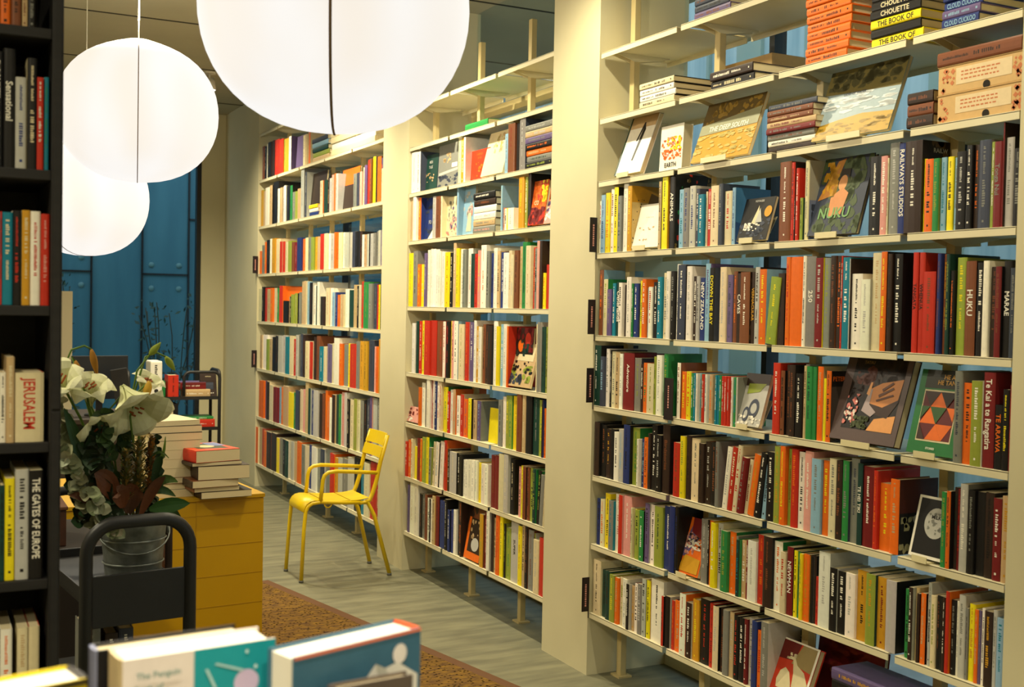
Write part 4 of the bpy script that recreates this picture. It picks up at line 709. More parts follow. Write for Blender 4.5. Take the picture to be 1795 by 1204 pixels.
M['shade'] = shade_mat(); M['wire'] = mat('seam_thread', lin((120,96,70)), .8); M['cord'] = mat('white_cord', lin((200,196,178)), .6)
def lantern(name, loc, r, hz, seams, label, energy):
    e = empty(name, loc, 0, label, 'pendant lamp', 'round paper lanterns')
    n = 64; prof = []
    for i in range(25):
        a = -math.pi/2+math.pi*i/24; cr = math.cos(a); z = math.sin(a)
        rr = r*(abs(cr)**.86); prof.append((rr, hz*(math.copysign(abs(z)**.95, z)) + (0.018*math.exp(-((rr/r)/.28)**2) if z > 0 else 0)))
    q = MB(); q.lathe(prof, (1,1,1), n=n); q.build('lamp_shade', 'shade', parent=e)
    for a in seams:
        pts = []
        for rr, z in prof:
            pts.append(((rr+.0012)*math.cos(a), (rr+.0012)*math.sin(a), z))
        q = MB(); q.tube(pts, .0018 if loc[1] > 3 else .0034, n=5); q.build('seam', 'wire', parent=e)
    q = MB(); q.tube([(0,0,hz), (0,0,CEIL-loc[2]-.02)], .0028, n=6); q.build('cord', 'cord', parent=e)
    q = MB(); q.lathe([(0,-.03),(.05,-.03),(.055,-.01),(.055,0),(0,0)], org=(0,0,CEIL-loc[2])); q.build('ceiling_cap', 'cord', parent=e)
    l = lamp('ceiling_fill_lamp', 'POINT', (loc[0], loc[1], loc[2]+hz+.09), None, energy, (1,.88,.66), .03)  # added fill light above the closed shade, brightens ceiling and upper walls
    return e
def ang(loc, off): return math.atan2(-loc[1], -loc[0])+math.radians(off)
L1 = (.847, 2.58, 2.287); L2 = (.758, 4.768, 2.347); L3 = (.735, 6.211, 2.117)
lantern('pendant_lamp', L1, .31, .285, (ang(L1, -2), ang(L1, 178)), 'largest and nearest glowing white lantern, cut by the top of the frame', 38)
lantern('pendant_lamp', L2, .31, .272, (ang(L2, 0), ang(L2, 180)), 'glowing white lantern beside the black rack, in front of another', 38)
lantern('pendant_lamp', L3, .31, .29, (ang(L3, -38), ang(L3, 142)), 'lowest glowing lantern, partly hidden behind another and the black rack', 34)
# ceiling spotlight housings
M['spotface'] = mat('spot_lens', (1,1,1), .4, emit=(1,.95,.85), es=6); M['spothouse'] = mat('white_spot_housing', lin((214,208,190)), .5)
for i, (x, y) in enumerate(SPOTS):
    e = empty('ceiling_spotlight', (x, y, CEIL), 0, 'small ceiling spotlight %s' % ('above the far bookcase, visible between lanterns' if i == 5 else 'in the row along the bookcases, above the frame'), 'spotlight', 'ceiling spotlights')
    q = MB(); q.lathe([(0,0),(.05,0),(.05,-.012),(0,-.012)], smooth=False); q.tube([(0,0,-.01),(0,0,-.06)], .008); q.build('mount', 'spothouse', parent=e)
    d = Vector((.42, 0, -2.4)).normalized(); s = Vector((0,0,-.05))
    q = MB(); q.tube([s, s+d*.09], .038, n=20); q.build('housing', 'spothouse', parent=e)
    q = MB(); q.tube([s+d*.0905, s+d*.094], .032, n=20); q.build('lens', 'spotface', parent=e)

# ================================================================ yellow armchair
M['yellow'] = mat('yellow_powder_coat', lin((222,190,10)), .38, noise=lin((216,184,8)), scale=4, spec=.5)
M['foot'] = mat('grey_rubber', lin((90,90,84)), .8)
CY0, CY1 = 6.41, 6.70; ch = empty('armchair', (2.2, 6.555, 0), 0, 'yellow metal garden armchair with slatted back on the concrete floor', 'chair')
def cadd(q, n, m='yellow', parent=None): 
    o = q.build(n, m, parent=parent or ch); o.location = (-2.2, -6.555, 0); return o
for s, (y, dyf) in enumerate(((CY0, -.012), (CY1, .012))):
    q = MB(); q.tube([(1.947, y+dyf, .012), (1.962, y, .30), (1.972, y, .41), (1.985, y, .437), (2.01, y, .452), (2.06, y, .458), (2.2, y, .446), (2.34, y, .44)], [.0115]*8, n=12); leg = cadd(q, 'front_leg')
    q = MB(); q.lathe([(0,0),(.013,0),(.013,.014),(0,.014)], org=(1.947, y+dyf, 0)); p = q.build('leg_foot', 'foot', parent=leg)
    q = MB(); q.tube([(2.30, y, .438), (2.345, y, .445), (2.39, y, .36), (2.482, y+dyf*2.2, .012)], .0125, n=12); leg = cadd(q, 'rear_leg')
    q = MB(); q.lathe([(0,0),(.014,0),(.014,.014),(0,.014)], org=(2.482, y+dyf*2.2, 0)); p = q.build('leg_foot', 'foot', parent=leg)
    q = MB(); q.tube([(2.33, y, .440), (2.36, y, .452), (2.378, y, .49), (2.40, y, .56), (2.425, y, .68), (2.468, y, .835)], .0125, n=12); cadd(q, 'back_post')
    q = MB(); q.tube([(2.058, y, .452), (2.066, y, .53), (2.072, y, .585), (2.082, y, .612), (2.105, y, .628), (2.15, y, .633), (2.30, y, .622), (2.408, y, .612)], [.0115]*8, n=12); cadd(q, 'armrest')
def curved_slat(x0, x1, z0, z1, bow=0, n=8):
    q = MB(); pts = []
    th = .004
    for i in range(n+1):
        t = i/n; x = x0+(x1-x0)*t; z = z0+(z1-z0)*t+bow*math.sin(math.pi*t); pts.append((x, z))
    vs = []; 
    for x, z in pts: vs += [(x, CY0-.004, z), (x, CY1+.004, z), (x, CY0-.004, z-th), (x, CY1+.004, z-th)]
    fs = []
    for i in range(n):
        a = i*4; b = a+4; fs += [(a, a+1, b+1, b), (a+2, b+2, b+3, a+3), (a, b, b+2, a+2), (a+1, a+3, b+3, b+1)]
    fs += [(0, 2, 3, 1), (n*4, n*4+1, n*4+3, n*4+2)]; q.mesh(vs, fs, smooth=False); return q
# seat of three pressed slats, front one rolls down
q = MB(); pr = [(1.958, .405), (1.962, .43), (1.975, .452), (1.995, .466), (2.02, .471), (2.07, .469)]
vs = []
for x, z in pr: vs += [(x, CY0-.006, z), (x, CY1+.006, z), (x+.003, CY0-.006, z-.004), (x+.003, CY1+.006, z-.004)]
fs = []
for i in range(len(pr)-1):
    a = i*4; b = a+4; fs += [(a, a+1, b+1, b), (a+2, b+2, b+3, a+3), (a, b, b+2, a+2), (a+1, a+3, b+3, b+1)]
fs += [(0,2,3,1), (len(pr)*4-4, len(pr)*4-3, len(pr)*4-1, len(pr)*4-2)]; q.mesh(vs, fs, smooth=True); cadd(q, 'seat_slat')
cadd(curved_slat(2.078, 2.235, .468, .459, -.003), 'seat_slat'); q = curved_slat(2.243, 2.352, .459, .470, -.004); cadd(q, 'seat_slat')
for (xa, za), (xb, zb) in (((2.426, .700), (2.445, .762)), ((2.448, .772), (2.472, .845))):
    q = MB(); n = 8; vs = []
    for i in range(n+1):
        y = CY0-.008+(CY1-CY0+.016)*i/n; dx = .012*math.sin(math.pi*i/n)
        for (x, z) in ((xa, za), (xb, zb)): vs += [(x+dx-.012, y, z), (x+dx-.008, y, z)]
    fs = []
    for i in range(n):
        a = i*4; b = a+4; fs += [(a, b, b+2, a+2), (a+1, a+3, b+3, b+1), (a, a+1, b+1, b), (a+2, b+2, b+3, a+3)]
    fs += [(0,2,3,1), (n*4, n*4+1, n*4+3, n*4+2)]; q.mesh(vs, fs, smooth=False); cadd(q, 'back_slat')
q = MB(); q.tube([(2.14, CY0, .448), (2.14, CY1, .448)], .007); cadd(q, 'cross_bar')
q = MB(); q.tube(arc((2.105, CY0, .445), .022, 180, 360, 8), .004, n=6); cadd(q, 'hook')
# rug
M['rug'] = mat('patterned_rug', lin((132,100,44)), .95, noise=lin((84,62,44)), scale=22, stretch=(1,2.2,1), bump=.3, spec=.05)
def rugmat():
    nt = M['rug'].node_tree; b = nt.nodes['Principled BSDF']; tc = nt.nodes.new('ShaderNodeTexCoord'); v = nt.nodes.new('ShaderNodeTexVoronoi'); v.inputs['Scale'].default_value = 48
    nt.links.new(tc.outputs['Object'], v.inputs[0]); r = nt.nodes.new('ShaderNodeValToRGB'); r.color_ramp.elements[0].position = .18; r.color_ramp.elements[1].position = .34
    r.color_ramp.elements[0].color = (*lin((44,40,44)), 1); r.color_ramp.elements[1].color = (1,1,1,1); nt.links.new(v.outputs['Distance'], r.inputs[0])
    src = b.inputs['Base Color'].links[0].from_socket; mx = nt.nodes.new('ShaderNodeMix'); mx.data_type = 'RGBA'; mx.blend_type = 'MULTIPLY'; mx.inputs[0].default_value = 1
    nt.links.new(src, mx.inputs[6]); nt.links.new(r.outputs[0], mx.inputs[7]); nt.links.new(mx.outputs[2], b.inputs['Base Color'])
rugmat()
q = MB(); Rg = [(1.778,6.49),(2.07,5.10),(2.36,3.7),(1.1,3.45),(.55,6.22)]
q.mesh([(x,y,.001) for x,y in Rg]+[(x,y,.011) for x,y in Rg], [(4,3,2,1,0),(5,6,7,8,9)]+[(i,(i+1)%5,(i+1)%5+5,i+5) for i in range(5)])
o = q.build('rug', 'rug'); tag(o, 'brown and gold patterned rug beside the yellow desk', 'rug')
q = MB(); bo = [(1.778,6.49),(2.36,3.7)]
d = Vector((bo[1][0]-bo[0][0], bo[1][1]-bo[0][1])).normalized(); nn = Vector((-d.y, d.x))*-.05
q.mesh([(bo[0][0],bo[0][1],.0112),(bo[1][0],bo[1][1],.0112),(bo[1][0]+nn.x,bo[1][1]+nn.y,.0112),(bo[0][0]+nn.x,bo[0][1]+nn.y,.0112)],[(0,1,2,3)]); p = q.build('border', mat('rug_border', lin((98,66,40)), .95)); p.parent = o

# ================================================================ yellow desk
M['desk'] = mat('yellow_panel_paint', lin((196,152,8)), .42, noise=lin((190,146,6)), scale=3, spec=.4)
M['deskgap'] = mat('panel_line', lin((180,138,8)), .6)
DR = math.radians(5); dk = empty('desk', (1.372, 5.073, 0), DR, 'yellow panelled desk carrying stacks of books', 'desk'); DT = .752
q = MB(); q.box((-.95, .006, 0), (-.004, .80, DT-.018), bev=.003); q.build('desk_body', 'desk', parent=dk)
q = MB(); q.box((-.955, 0, DT-.017), (0, .81, DT), bev=.002); q.build('desktop', 'desk', parent=dk)
q = MB()
for x in (-.86,-.605,-.31): q.box((x-.0012, .0045, .01), (x+.0012, .0062, DT-.02))
for z in (.13,.265,.40,.535,.67): q.box((-.945, .0045, z-.0012), (-.006, .0062, z+.0012))
q.build('panel_lines', 'deskgap', parent=dk)
# page blocks face the viewer in both stacks: fore edge towards -y
def pile(x, y, rz, items, sname, base=DT):
    z = base+.0008
    for j, (wd, dep, th, cv, ox, oy, rr, lb) in enumerate(items):
        a = math.radians(rz+rr); sp = Vector((math.cos(a), math.sin(a), 0)); bk = Vector((-math.sin(a), math.cos(a), 0))
        # spine faces -x (left); height runs away from the viewer
        mt = basis((x+ox, y+oy, z+th/2), sp, (0,0,1), (sp.cross(Vector((0,0,1)))))
        # ez = ex x ey points to -y ; put origin at far side so book spans towards the viewer
        mt = basis(Vector((x+ox, y+oy, z+th/2))+bk*dep, sp, (0,0,1), sp.cross(Vector((0,0,1))))
        make_book(th*.985, dep, wd, PL[cv[0]], PL[cv[1]], PL['w'], False, '', False, lb, 'books in the '+sname, mt, random.Random(j), art=ARTTOP if len(cv) > 2 else None, side=1)
        z += th
ARTTOP = [('p',(214,74,36),[(0,0),(1,0),(1,1),(0,1)]),('p',(60,70,50),[(.1,.15),(.75,.1),(.8,.75),(.15,.85)]),('p',(120,130,180),[(.02,.05),(.3,.05),(.35,.5),(.02,.5)]),('e',(226,206,150),.5,.5,.2,.16)]
pile(1.062, 4.985, 4, [(.225,.30,.030,'nk',.01,.01,1,'cream book at the bottom of the right desk pile'),(.20,.28,.020,'xn',-.02,.01,2,'thin dark book low in the right desk pile'),(.205,.29,.032,'nx',-.03,0,3,'dark spined book mid right desk pile, turned slightly left'),(.225,.30,.060,'nn',-.005,.01,-2,'thick dark brown book in the right desk pile'),(.225,.28,.016,'nk',-.03,.01,5,'thin brown book below the red topped book'),(.205,.27,.052,'rrA',-.015,.005,9,'red and orange illustrated book on top of the right desk pile')], 'right desk pile')
pile(.872, 5.10, 4, [(.235,.28,.030,'cc',.0,-.02,0,'lowest cream book of the left desk pile'),(.215,.28,.028,'ck',.01,0,2,'second book of the left desk pile'),(.235,.28,.026,'cx',.03,0,0,'third book of the left desk pile, jutting right'),(.22,.28,.040,'cc',0,0,1,'fourth book of the left desk pile'),(.22,.28,.040,'cc',0,0,1,'fifth book of the left desk pile'),(.22,.28,.040,'cc',0,0,1,'sixth book of the left desk pile'),(.22,.28,.040,'cc',0,0,1,'seventh book of the left desk pile'),(.22,.28,.034,'ck',.01,0,2,'eighth book of the left desk pile'),(.23,.28,.030,'nk',0,0,3,'dark covered book near the top of left desk pile'),(.25,.29,.022,'nc',-.02,0,8,'gold topped book crowning the left desk pile')], 'left desk pile')
# ================================================================ dark monitor on a back counter
M['counter'] = mat('counter_dark_wood', lin((52,40,30)), .6, noise=lin((40,30,22)), scale=6)
e = empty('counter', (.75, 7.6, 0), 0, 'dark counter behind the flowers holding the screen', 'counter')
q = MB(); q.box((-.6, -.35, .86), (.40, .35, .89), bev=.004); q.build('worktop', 'counter', parent=e)
q = MB(); q.box((-.56, -.3, 0), (.36, .3, .86), bev=.004); q.build('counter_body', 'counter', parent=e)
e = empty('monitor', (.98, 7.5, .89), math.radians(8), 'dark screen seen from behind, between the buds and the window', 'monitor')
q = MB(); q.box((-.17, -.012, .10), (.17, .012, .37), bev=.004); q.build('screen', 'dark', parent=e)
q = MB(); q.box((-.02, .004, .01), (.02, .02, .14), bev=.003); q.build('stand', 'black', parent=e)
q = MB(); q.lathe([(0,0),(.09,0),(.09,.008),(.02,.014),(0,.014)]); q.build('base', 'black', parent=e)
e = empty('card_terminal', (1.12, 7.35, .89), math.radians(-12), 'dark upright panel leaning beside the screen', 'terminal')
q = MB(); q.box((-.05, -.01, .0), (.05, .01, .30), bev=.004, mtx=Matrix.Rotation(math.radians(-10), 4, 'Y')); q.build('panel', 'black', parent=e)
q = MB(); q.box((1.10, ENDY-.20, 0), (1.20, ENDY-.12, 1.68), bev=.004); tag(q.build('board', mat('beige_board', lin((188,176,146)), .7)), 'narrow beige board standing in front of the end window', 'board')

# ================================================================ carts
def cart_end(parent, x0, x1, y, hz, r, bw, bt, panel, loc, rz, m='black'):
    """flat-bar arch: two uprights joined over the top with round shoulders"""
    pts = [(x0, y, .09), (x0, y, hz-r)]+arc((x0+r, y, hz-r), r, 180, 90, 8)[1:]+arc((x1-r, y, hz-r), r, 90, 0, 8)+[(x1, y, .09)]
    q = MB(); q.tube(pts, 1, n=12, flat=(bw/2, bt/2)) if False else q.tube(pts, bw/2, n=12)
    q.build('end_frame', m, parent=parent)
    q = MB(); q.box((x0, y-.006, panel[0]), (x1, y+.006, panel[1]), bev=.003); q.build('end_panel', m, parent=parent)
ce = empty('book_cart', (.40, 3.30, 0), math.radians(7), 'black metal book cart carrying the flower bucket', 'cart')
cart_end(ce, 0, .288, 0, .988, .085, .037, .03, (.70, .845), None, 0)
cart_end(ce, 0, .288, .62, .988, .085, .030, .03, (.70, .80), None, 0)
for z in (.775, .45, .15):
    q = MB(); q.box((-.004, .01, z-.012), (.292, .61, z), bev=.002); q.box((-.006, .01, z), (-.002, .61, z+.035)); q.box((.290, .01, z), (.294, .61, z+.012)); q.build('tray', 'black', parent=ce)
for x in (0, .288):
    for y in (0, .62):
        q = MB(); q.lathe([(0,-.012),(.03,-.012),(.036,-.006),(.036,.006),(.03,.012),(0,.012)], n=16); q.v = [(x+v[2], y+v[0], .037+v[1]) for v in q.v]; q.tube([(x,y,.06),(x,y,.10)], .009); q.build('caster', 'black', parent=ce)
for j, (x, w, h, c) in enumerate(((.03,.05,.22,'g'),(.085,.035,.2,'n'),(.125,.04,.21,'f'))):
    mt = basis((.40+x, 3.42, .4505), (0,1,0), (-1,0,0), (0,0,1)); make_book(w, h, .16, PL[c], PL[c], PL['w'], True, '', True, '%s book standing on the middle tray of the front black cart' % NAMES[c], 'books inside the front cart', mt, random.Random(j))
mt = basis((.676, 3.60, .7755), Vector((.05,1,0)).normalized(), Vector((-1,.05,0)).normalized(), (0,0,1)); make_book(.022, .15, .12, PL['n'], PL['x'], PL['c'], True, '', False, 'dark brown book standing right of the flower bucket on the cart', 'books inside the front cart', mt)
# dark cabinet and box between the rack and the desk
M['crate'] = mat('dark_cabinet_wood', lin((38,28,22)), .7, noise=lin((28,20,16)), scale=8); M['rim'] = mat('bare_wood_rim', lin((150,128,100)), .6)
e = empty('cabinet', (.24, 4.5, 0), 0, 'dark low cabinet with a pale top edge between black rack and yellow desk', 'cabinet')
q = MB(); q.box((-.5, -.3, .05), (.35, .38, .70), bev=.004); q.build('cabinet_body', 'crate', parent=e)
q = MB(); q.box((-.51, -.31, .70), (.36, .39, .722), bev=.002); q.build('top_board', 'crate', parent=e)
q = MB(); q.box((-.51, -.314, .704), (.36, -.3105, .718)); q.build('edge_strip', 'rim', parent=e)
for x in (-.47, .30):
    q = MB(); q.box((x, -.26, 0), (x+.04, .34, .05)); q.build('plinth', 'crate', parent=e)
q = MB(); q.box((-.075, -.305, .07), (-.071, -.2995, .69)); q.build('door_gap', 'black', parent=e)
e = empty('storage_box', (.24, 4.5, .7225), 0, 'dark brown wooden box on the low cabinet behind the cart', 'box')
q = MB(); q.box((-.3, -.15, 0), (.22, .15, .13), (0,0,0), bev=.004); q.build('box_body', mat('brown_wood', lin((74,42,24)), .6, noise=lin((54,30,18)), scale=10), parent=e)
q = MB(); q.box((-.305, -.155, .13), (.225, .155, .142), bev=.003); q.build('lid', mat('brown_wood_lid', lin((88,52,30)), .6), parent=e)
# ---- far cart
fc = empty('book_cart', (1.42, 9.25, 0), 0, 'black book cart with an arched end, in front of the end window', 'cart')
def fcart():
    x0, x1 = 0, .70
    for x in (x0, x1):
        pts = [(x, 0, .1), (x, 0, 1.0)]+[(x, .06-.06*math.cos(math.radians(a)), 1.0+.06*math.sin(math.radians(a))) for a in (30, 60, 90)]+[(x, .26, 1.06)]+[(x, .26+.06*math.sin(math.radians(a)), 1.0+.06*math.cos(math.radians(a))) for a in (30, 60, 90)]+[(x, .32, .1)]
        q = MB(); q.tube(pts, .013, n=10); q.build('end_frame', 'black', parent=fc)
    # arch across the right end as seen from the shop
    pts = [(.42, -.0, .86), (.42, 0, .98)]+arc((.47, 0, 1.0), .05, 180, 90, 6)+arc((.65, 0, 1.0), .05, 90, 0, 6)+[(.70, 0, .86)]
    q = MB(); q.tube(pts, .012, n=10); q.build('handle', 'black', parent=fc)
    for z in (.845, .60, .2):
        q = MB(); q.box((0, 0, z-.012), (.70, .32, z), bev=.002); q.box((0, -.003, z-.015), (.70, .0, z+.012)); q.build('tray', 'black', parent=fc)
    for x in (0, .7):
        for y in (0, .32):
            q = MB(); q.lathe([(0,-.012),(.04,-.012),(.046,0),(.04,.012),(0,.012)], n=16); q.v = [(x+v[2], y+v[0], .047+v[1]) for v in q.v]; q.tube([(x,y,.06),(x,y,.12)], .01); q.build('caster', 'black', parent=fc)
fcart()
def fbook(x, y, z, w, h, d, c, c2, lb, flat=False):
    if flat: mt = basis((x, y, z+h/2), (0,1,0), (0,0,-1), (-1,0,0)) if False else basis((x+w, y, z+h/2), (0,1,0), (0,0,1), (-1,0,0)).copy()
    if flat:
        ex, ez = Vector((0,1,0)), Vector((-1,0,0)); ey = ez.cross(ex); mt = basis((x+w, y, z+h/2), ex, ey, ez); make_book(h, w, d, PL[c], PL[c2], PL['w'], True, '', True, lb, 'books on the far cart', mt, random.Random(int(x*100)))
    else:
        mt = basis((x+w/2, y, z), (0,1,0), (-1,0,0), (0,0,1)); make_book(w, h, d, PL[c], PL[c2], PL['k'], True, '', True, lb, 'books on the far cart', mt, random.Random(int(x*100)))
# ledge items (top tray at .845), measured at y about 9.3
fbook(1.85, 9.27, .8455, .20, .065, .2, 'a', 'a', 'gold and brown patterned thick book lying on far cart', True)
fbook(1.82, 9.29, .9110, .20, .055, .2, 'i', 'u', 'maroon book lying on the patterned book, far cart', True)
mt = basis((1.985, 9.34, .8460), Vector((1,.0,0)), Vector((0,1,0)), Vector((0,0,1))); 
ez = Vector((0, .25, .97)).normalized(); ex = Vector((1,0,0)); make_book(.02, .19, .13, PL['k'], PL['n'], PL['w'], True, '', False, 'dark cover propped under the arched handle of far cart', 'books on the far cart', basis((2.0-.02, 9.30, .85), ex, ez.cross(ex), ez), art=[('t','c','ANNUAL',.5,.85,.06,.7),('p','f',[(.2,.3),(.8,.3),(.8,.6),(.2,.6)]),('n','w',8,(.25,.12,.8,.22),.05,.5)])
fbook(1.72, 9.26, .8455, .08, .18, .15, 'r', 'r', 'red book standing beside the white file on far cart')
fbook(1.64, 9.32, .8455, .07, .13, .15, 'e', 'e', 'green book behind the red one on far cart')
fbook(1.85, 9.27, .6005, .24, .07, .2, 'r', 'o', 'red orange book lying on the middle tray of far cart', True)
fbook(1.86, 9.28, .671, .22, .02, .2, 'e', 'e', 'thin green book on the red orange one, far cart', True)
# white file box and dark box
e = empty('magazine_file', (1.60, 9.16, .8458), 0, 'tall white file box with a round finger hole, left of the red book', 'file box')
q = MB(); q.box((-.045, -.07, 0), (.045, .14, .30), bev=.012); q.build('file_body', mat('white_card', lin((226,222,208)), .7), parent=e)
q = MB(); q.lathe([(0,0),(.016,0)], n=16); q.v = [(.0+v[0], -.0712, .07+v[1]) for v in q.v]; q.build('finger_hole', 'black', parent=e)
q = MB(); rnd = random.Random(4); z = .27
while z > .13: q.box((-.012, -.0712, z-.008), (.012+rnd.uniform(-.01,.006), -.0705, z), PL['k']); z -= .014
q.build('lettering', 'flat', parent=e)
tag(fc, None)
# end-of-cart dark box on lower shelf
q = MB(); q.box((1.44, 9.26, .6005), (1.80, 9.50, .80), PL['k'], bev=.004); o = q.build('storage_box', 'flat'); tag(o, 'black box with a white label on the middle tray of far cart', 'box')
q = MB(); q.box((1.70, 9.2585, .62), (1.76, 9.2605, .74), PL['c']); q.box((1.55, 9.2585, .70), (1.66, 9.2605, .705), PL['s']); p = q.build('paper_label', 'flat'); p.parent = o

# ================================================================ flower bucket
M['zinc'] = mat('galvanised_zinc', lin((150,156,152)), .42, metal=.35, noise=lin((98,104,102)), scale=22)
M['water'] = mat('dark_water', lin((24,30,24)), .2)
BX, BY, BZ = .565, 3.56, .7752
e = empty('bucket', (BX, BY, BZ), 0, 'galvanised metal bucket holding the flowers on the black cart', 'bucket')
q = MB(); q.lathe([(0,.001),(.078,.001),(.080,.004),(.096,.175),(.099,.18),(.101,.176),(.098,.17),(.094,.172),(.078,.01),(0,.01)], n=40)
for z in (.05, .12):
    rr = .081+.016*z/.175*1.0
    q.lathe([(rr+.001, z-.003), (rr+.004, z), (rr+.001, z+.003)], n=40)
q.build('bucket_body', 'zinc', parent=e)
for s in (-1, 1):
    q = MB(); q.tube([(s*.098*math.cos(a)+.0, -.03*0, .14)for a in (0,)]+[(s*.103, 0, .15)], .004, n=6); q.lathe([(0,0),(.016,0),(.016,.004),(0,.004)], n=12)
    k = len(q.v)-48
    for j in range(k, len(q.v)): v = q.v[j]; q.v[j] = (s*(.096+v[2]), v[0], .14+v[1])
    q.build('handle_lug', 'zinc', parent=e)
q = MB(); q.tube([(.104*math.cos(a)*1.0, -.09*math.sin(a), .145-.06*math.sin(a)) for a in [math.pi*i/14 for i in range(15)]], .0025, n=6); q.build('handle', 'zinc', parent=e)
q = MB(); q.lathe([(0,.15),(.092,.15)], n=30); q.build('water', 'water', parent=e)

M['petal'] = attr_mat('petal', .65, .2); M['leafm'] = attr_mat('leaf', .5, .3)
def strip(mb, path, widths, c, c2=None, up=Vector((0,0,1)), cup=.25, nw=4):
    """leaf or petal: ribbon along a path, cupped across its width"""
    path = [Vector(p) for p in path]; n = len(path); vs = []
    for i, p in enumerate(path):
        t = (path[min(i+1, n-1)]-path[max(i-1, 0)]).normalized(); s = t.cross(up); s = s.normalized() if s.length > 1e-4 else Vector((1,0,0)); nn = s.cross(t)
        for j in range(nw+1):
            u = j/nw*2-1; vs.append(p+s*u*widths[i]+nn*(cup*widths[i]*u*u))
    for i in range(n-1):
        for j in range(nw):
            a = i*(nw+1)+j; cc = c if not c2 else tuple(c[k]*(1-i/(n-1))+c2[k]*i/(n-1) for k in range(3))
            mb.mesh([vs[a], vs[a+1], vs[a+nw+2], vs[a+nw+1]], [(0,1,2,3)], cc, smooth=True)
    # join duplicated vertices is unnecessary: faces share positions
def curve(p, d, L, bend, n=8):
    pts = [Vector(p)]; d = Vector(d).normalized(); bend = Vector(bend)
    for i in range(n): d = (d+bend/n).normalized(); pts.append(pts[-1]+d*L/n)
    return pts
def px3(px, py, Y):    # a point of the bouquet, read off on the vertical plane at depth Y
    d = fw + rt*((px-897.5)/FPX) - up*((py-602)/FPX); t = Y/d.y; return Vector((0,0,CAM_H))+d*t
mouth = Vector((BX, BY, BZ+.16))
WHT = lin((226,224,190)); WHT2 = lin((214,216,168)); GRN = lin((84,112,40)); DGR = lin((30,52,26)); OLV = lin((104,112,48)); BUD = lin((176,142,60))
def stem(mb, tip, r=.0035, c=GRN, side=None):
    m = mouth+Vector((random.uniform(-.03,.03), random.uniform(-.03,.03), -.10)); t = Vector(tip); mid = m.lerp(t, .5)+Vector((0,0,.04))
    mb.tube([m, m.lerp(mid, .5)+Vector((0,0,.02)), mid, mid.lerp(t, .6)+Vector((0,0,.012)), t], r, c, n=7)
def lily(tip, facing, size, label, petals=6, droop=.9):
    t = Vector(tip); d = Vector(facing).normalized()
    q = MB(); stem(q, t, .004); o = q.build('lily', 'leafm'); tag(o, label, 'flower', 'white lilies in the bucket')
    a0 = random.uniform(0, 1); s = d.orthogonal().normalized(); s2 = d.cross(s)
    for k in range(petals):
        a = a0+2*math.pi*k/petals; r = s*math.cos(a)+s2*math.sin(a); L = size*random.uniform(.9, 1.08)
        w_ = droop; path = [t, t+d*.30*L+r*.08*L, t+d*.60*L+r*.20*L, t+d*.86*L+r*.38*L, t+d*1.02*L+r*.58*L, t+d*(1.08-.1*w_)*L+r*.76*L, t+d*(1.08-.28*w_)*L+r*.90*L]
        wk = .24 if k % 2 else .17
        q = MB(); strip(q, path, [L*w*wk/.24 for w in (.06,.15,.28,.42,.44,.30,.03)], WHT2, WHT, up=d if True else None, cup=-.25, nw=5); p = q.build('petal', 'petal'); p.parent = o
    for k in range(5):
        a = a0+2*math.pi*k/5; r = s*math.cos(a)+s2*math.sin(a); e2 = t+d*.85*size+r*.14*size
        q = MB(); q.tube([t+d*.2*size, t+d*.55*size+r*.05*size, e2], .0012, WHT2, n=5); q.tube([e2-s*.008, e2+s*.008], .0028, lin((140,70,24)), n=6); p = q.build('stamen', 'petal'); p.parent = o
    return o
D2C = Vector((-.15, -1, .1))
Y = 3.50
lily(px3(214, 676, Y), (.30, -.60, -.66), .118, 'largest open white lily, hanging at the right of the bouquet', droop=.5)
lily(px3(160, 712, Y), (-.10, -.45, .8), .085, 'white lily with curled petals, upper left of the bouquet', droop=1.5)
lily(px3(118, 690, Y-.03), (-.3, -.6, .6), .08, 'white lily partly hidden behind the black rack')
lily(px3(246, 690, Y+.05), (.35, -.35, .8), .058, 'small half open lily behind the largest bloom')
lily(px3(160, 730, Y), (.25, -.75, -.5), .075, 'white lily low in the left centre of the bouquet', droop=.6)
def bud(path_px, tipc, label, r=.010, hook=None):
    pts = [px3(*p) for p in path_px]; q = MB(); m = mouth+Vector((random.uniform(-.03,.03), 0, -.1))
    q.tube([m, m.lerp(pts[0], .5)+Vector((0,0,.03))]+pts[:-1], .003, GRN, n=7); o = q.build('lily_bud', 'leafm'); tag(o, label, 'flower bud', 'lily buds')
    a, b = pts[-2], pts[-1]; q = MB(); n = 8; pp = [a.lerp(b, i/n) for i in range(n+1)]
    q.tube(pp, [r*w for w in (.35,.7,.95,1.05,1.0,.85,.62,.4,.12)], tipc, n=10); p = q.build('bud', 'petal'); p.parent = o
bud([(150,700,3.5),(118,630,3.5),(125,613,3.5),(148,606,3.5),(160,612,3.5),(171,660,3.5)], lin((150,104,34)), 'brown lily bud hanging from a bent stem, upper left')
bud([(150,690,3.48),(126,625,3.48),(132,632,3.48),(142,672,3.48)], lin((160,112,36)), 'brown lily bud left of the other brown bud')
bud([(230,700,3.5),(240,650,3.5),(262,622,3.5),(282,600,3.5)], lin((126,140,50)), 'slender green bud pointing up beside the white file')
bud([(235,690,3.52),(255,625,3.52),(275,618,3.52),(290,625,3.52),(307,650,3.52)], lin((132,146,52)), 'green bud drooping right over the far cart')
bud([(228,730,3.46),(238,690,3.46),(262,668,3.46),(253,704,3.46)], lin((186,146,50)), 'yellow bud hanging above the largest lily', .012)
bud([(190,720,3.5),(215,690,3.5),(222,678,3.5)], lin((150,150,60)), 'short green yellow bud in the centre', .009)
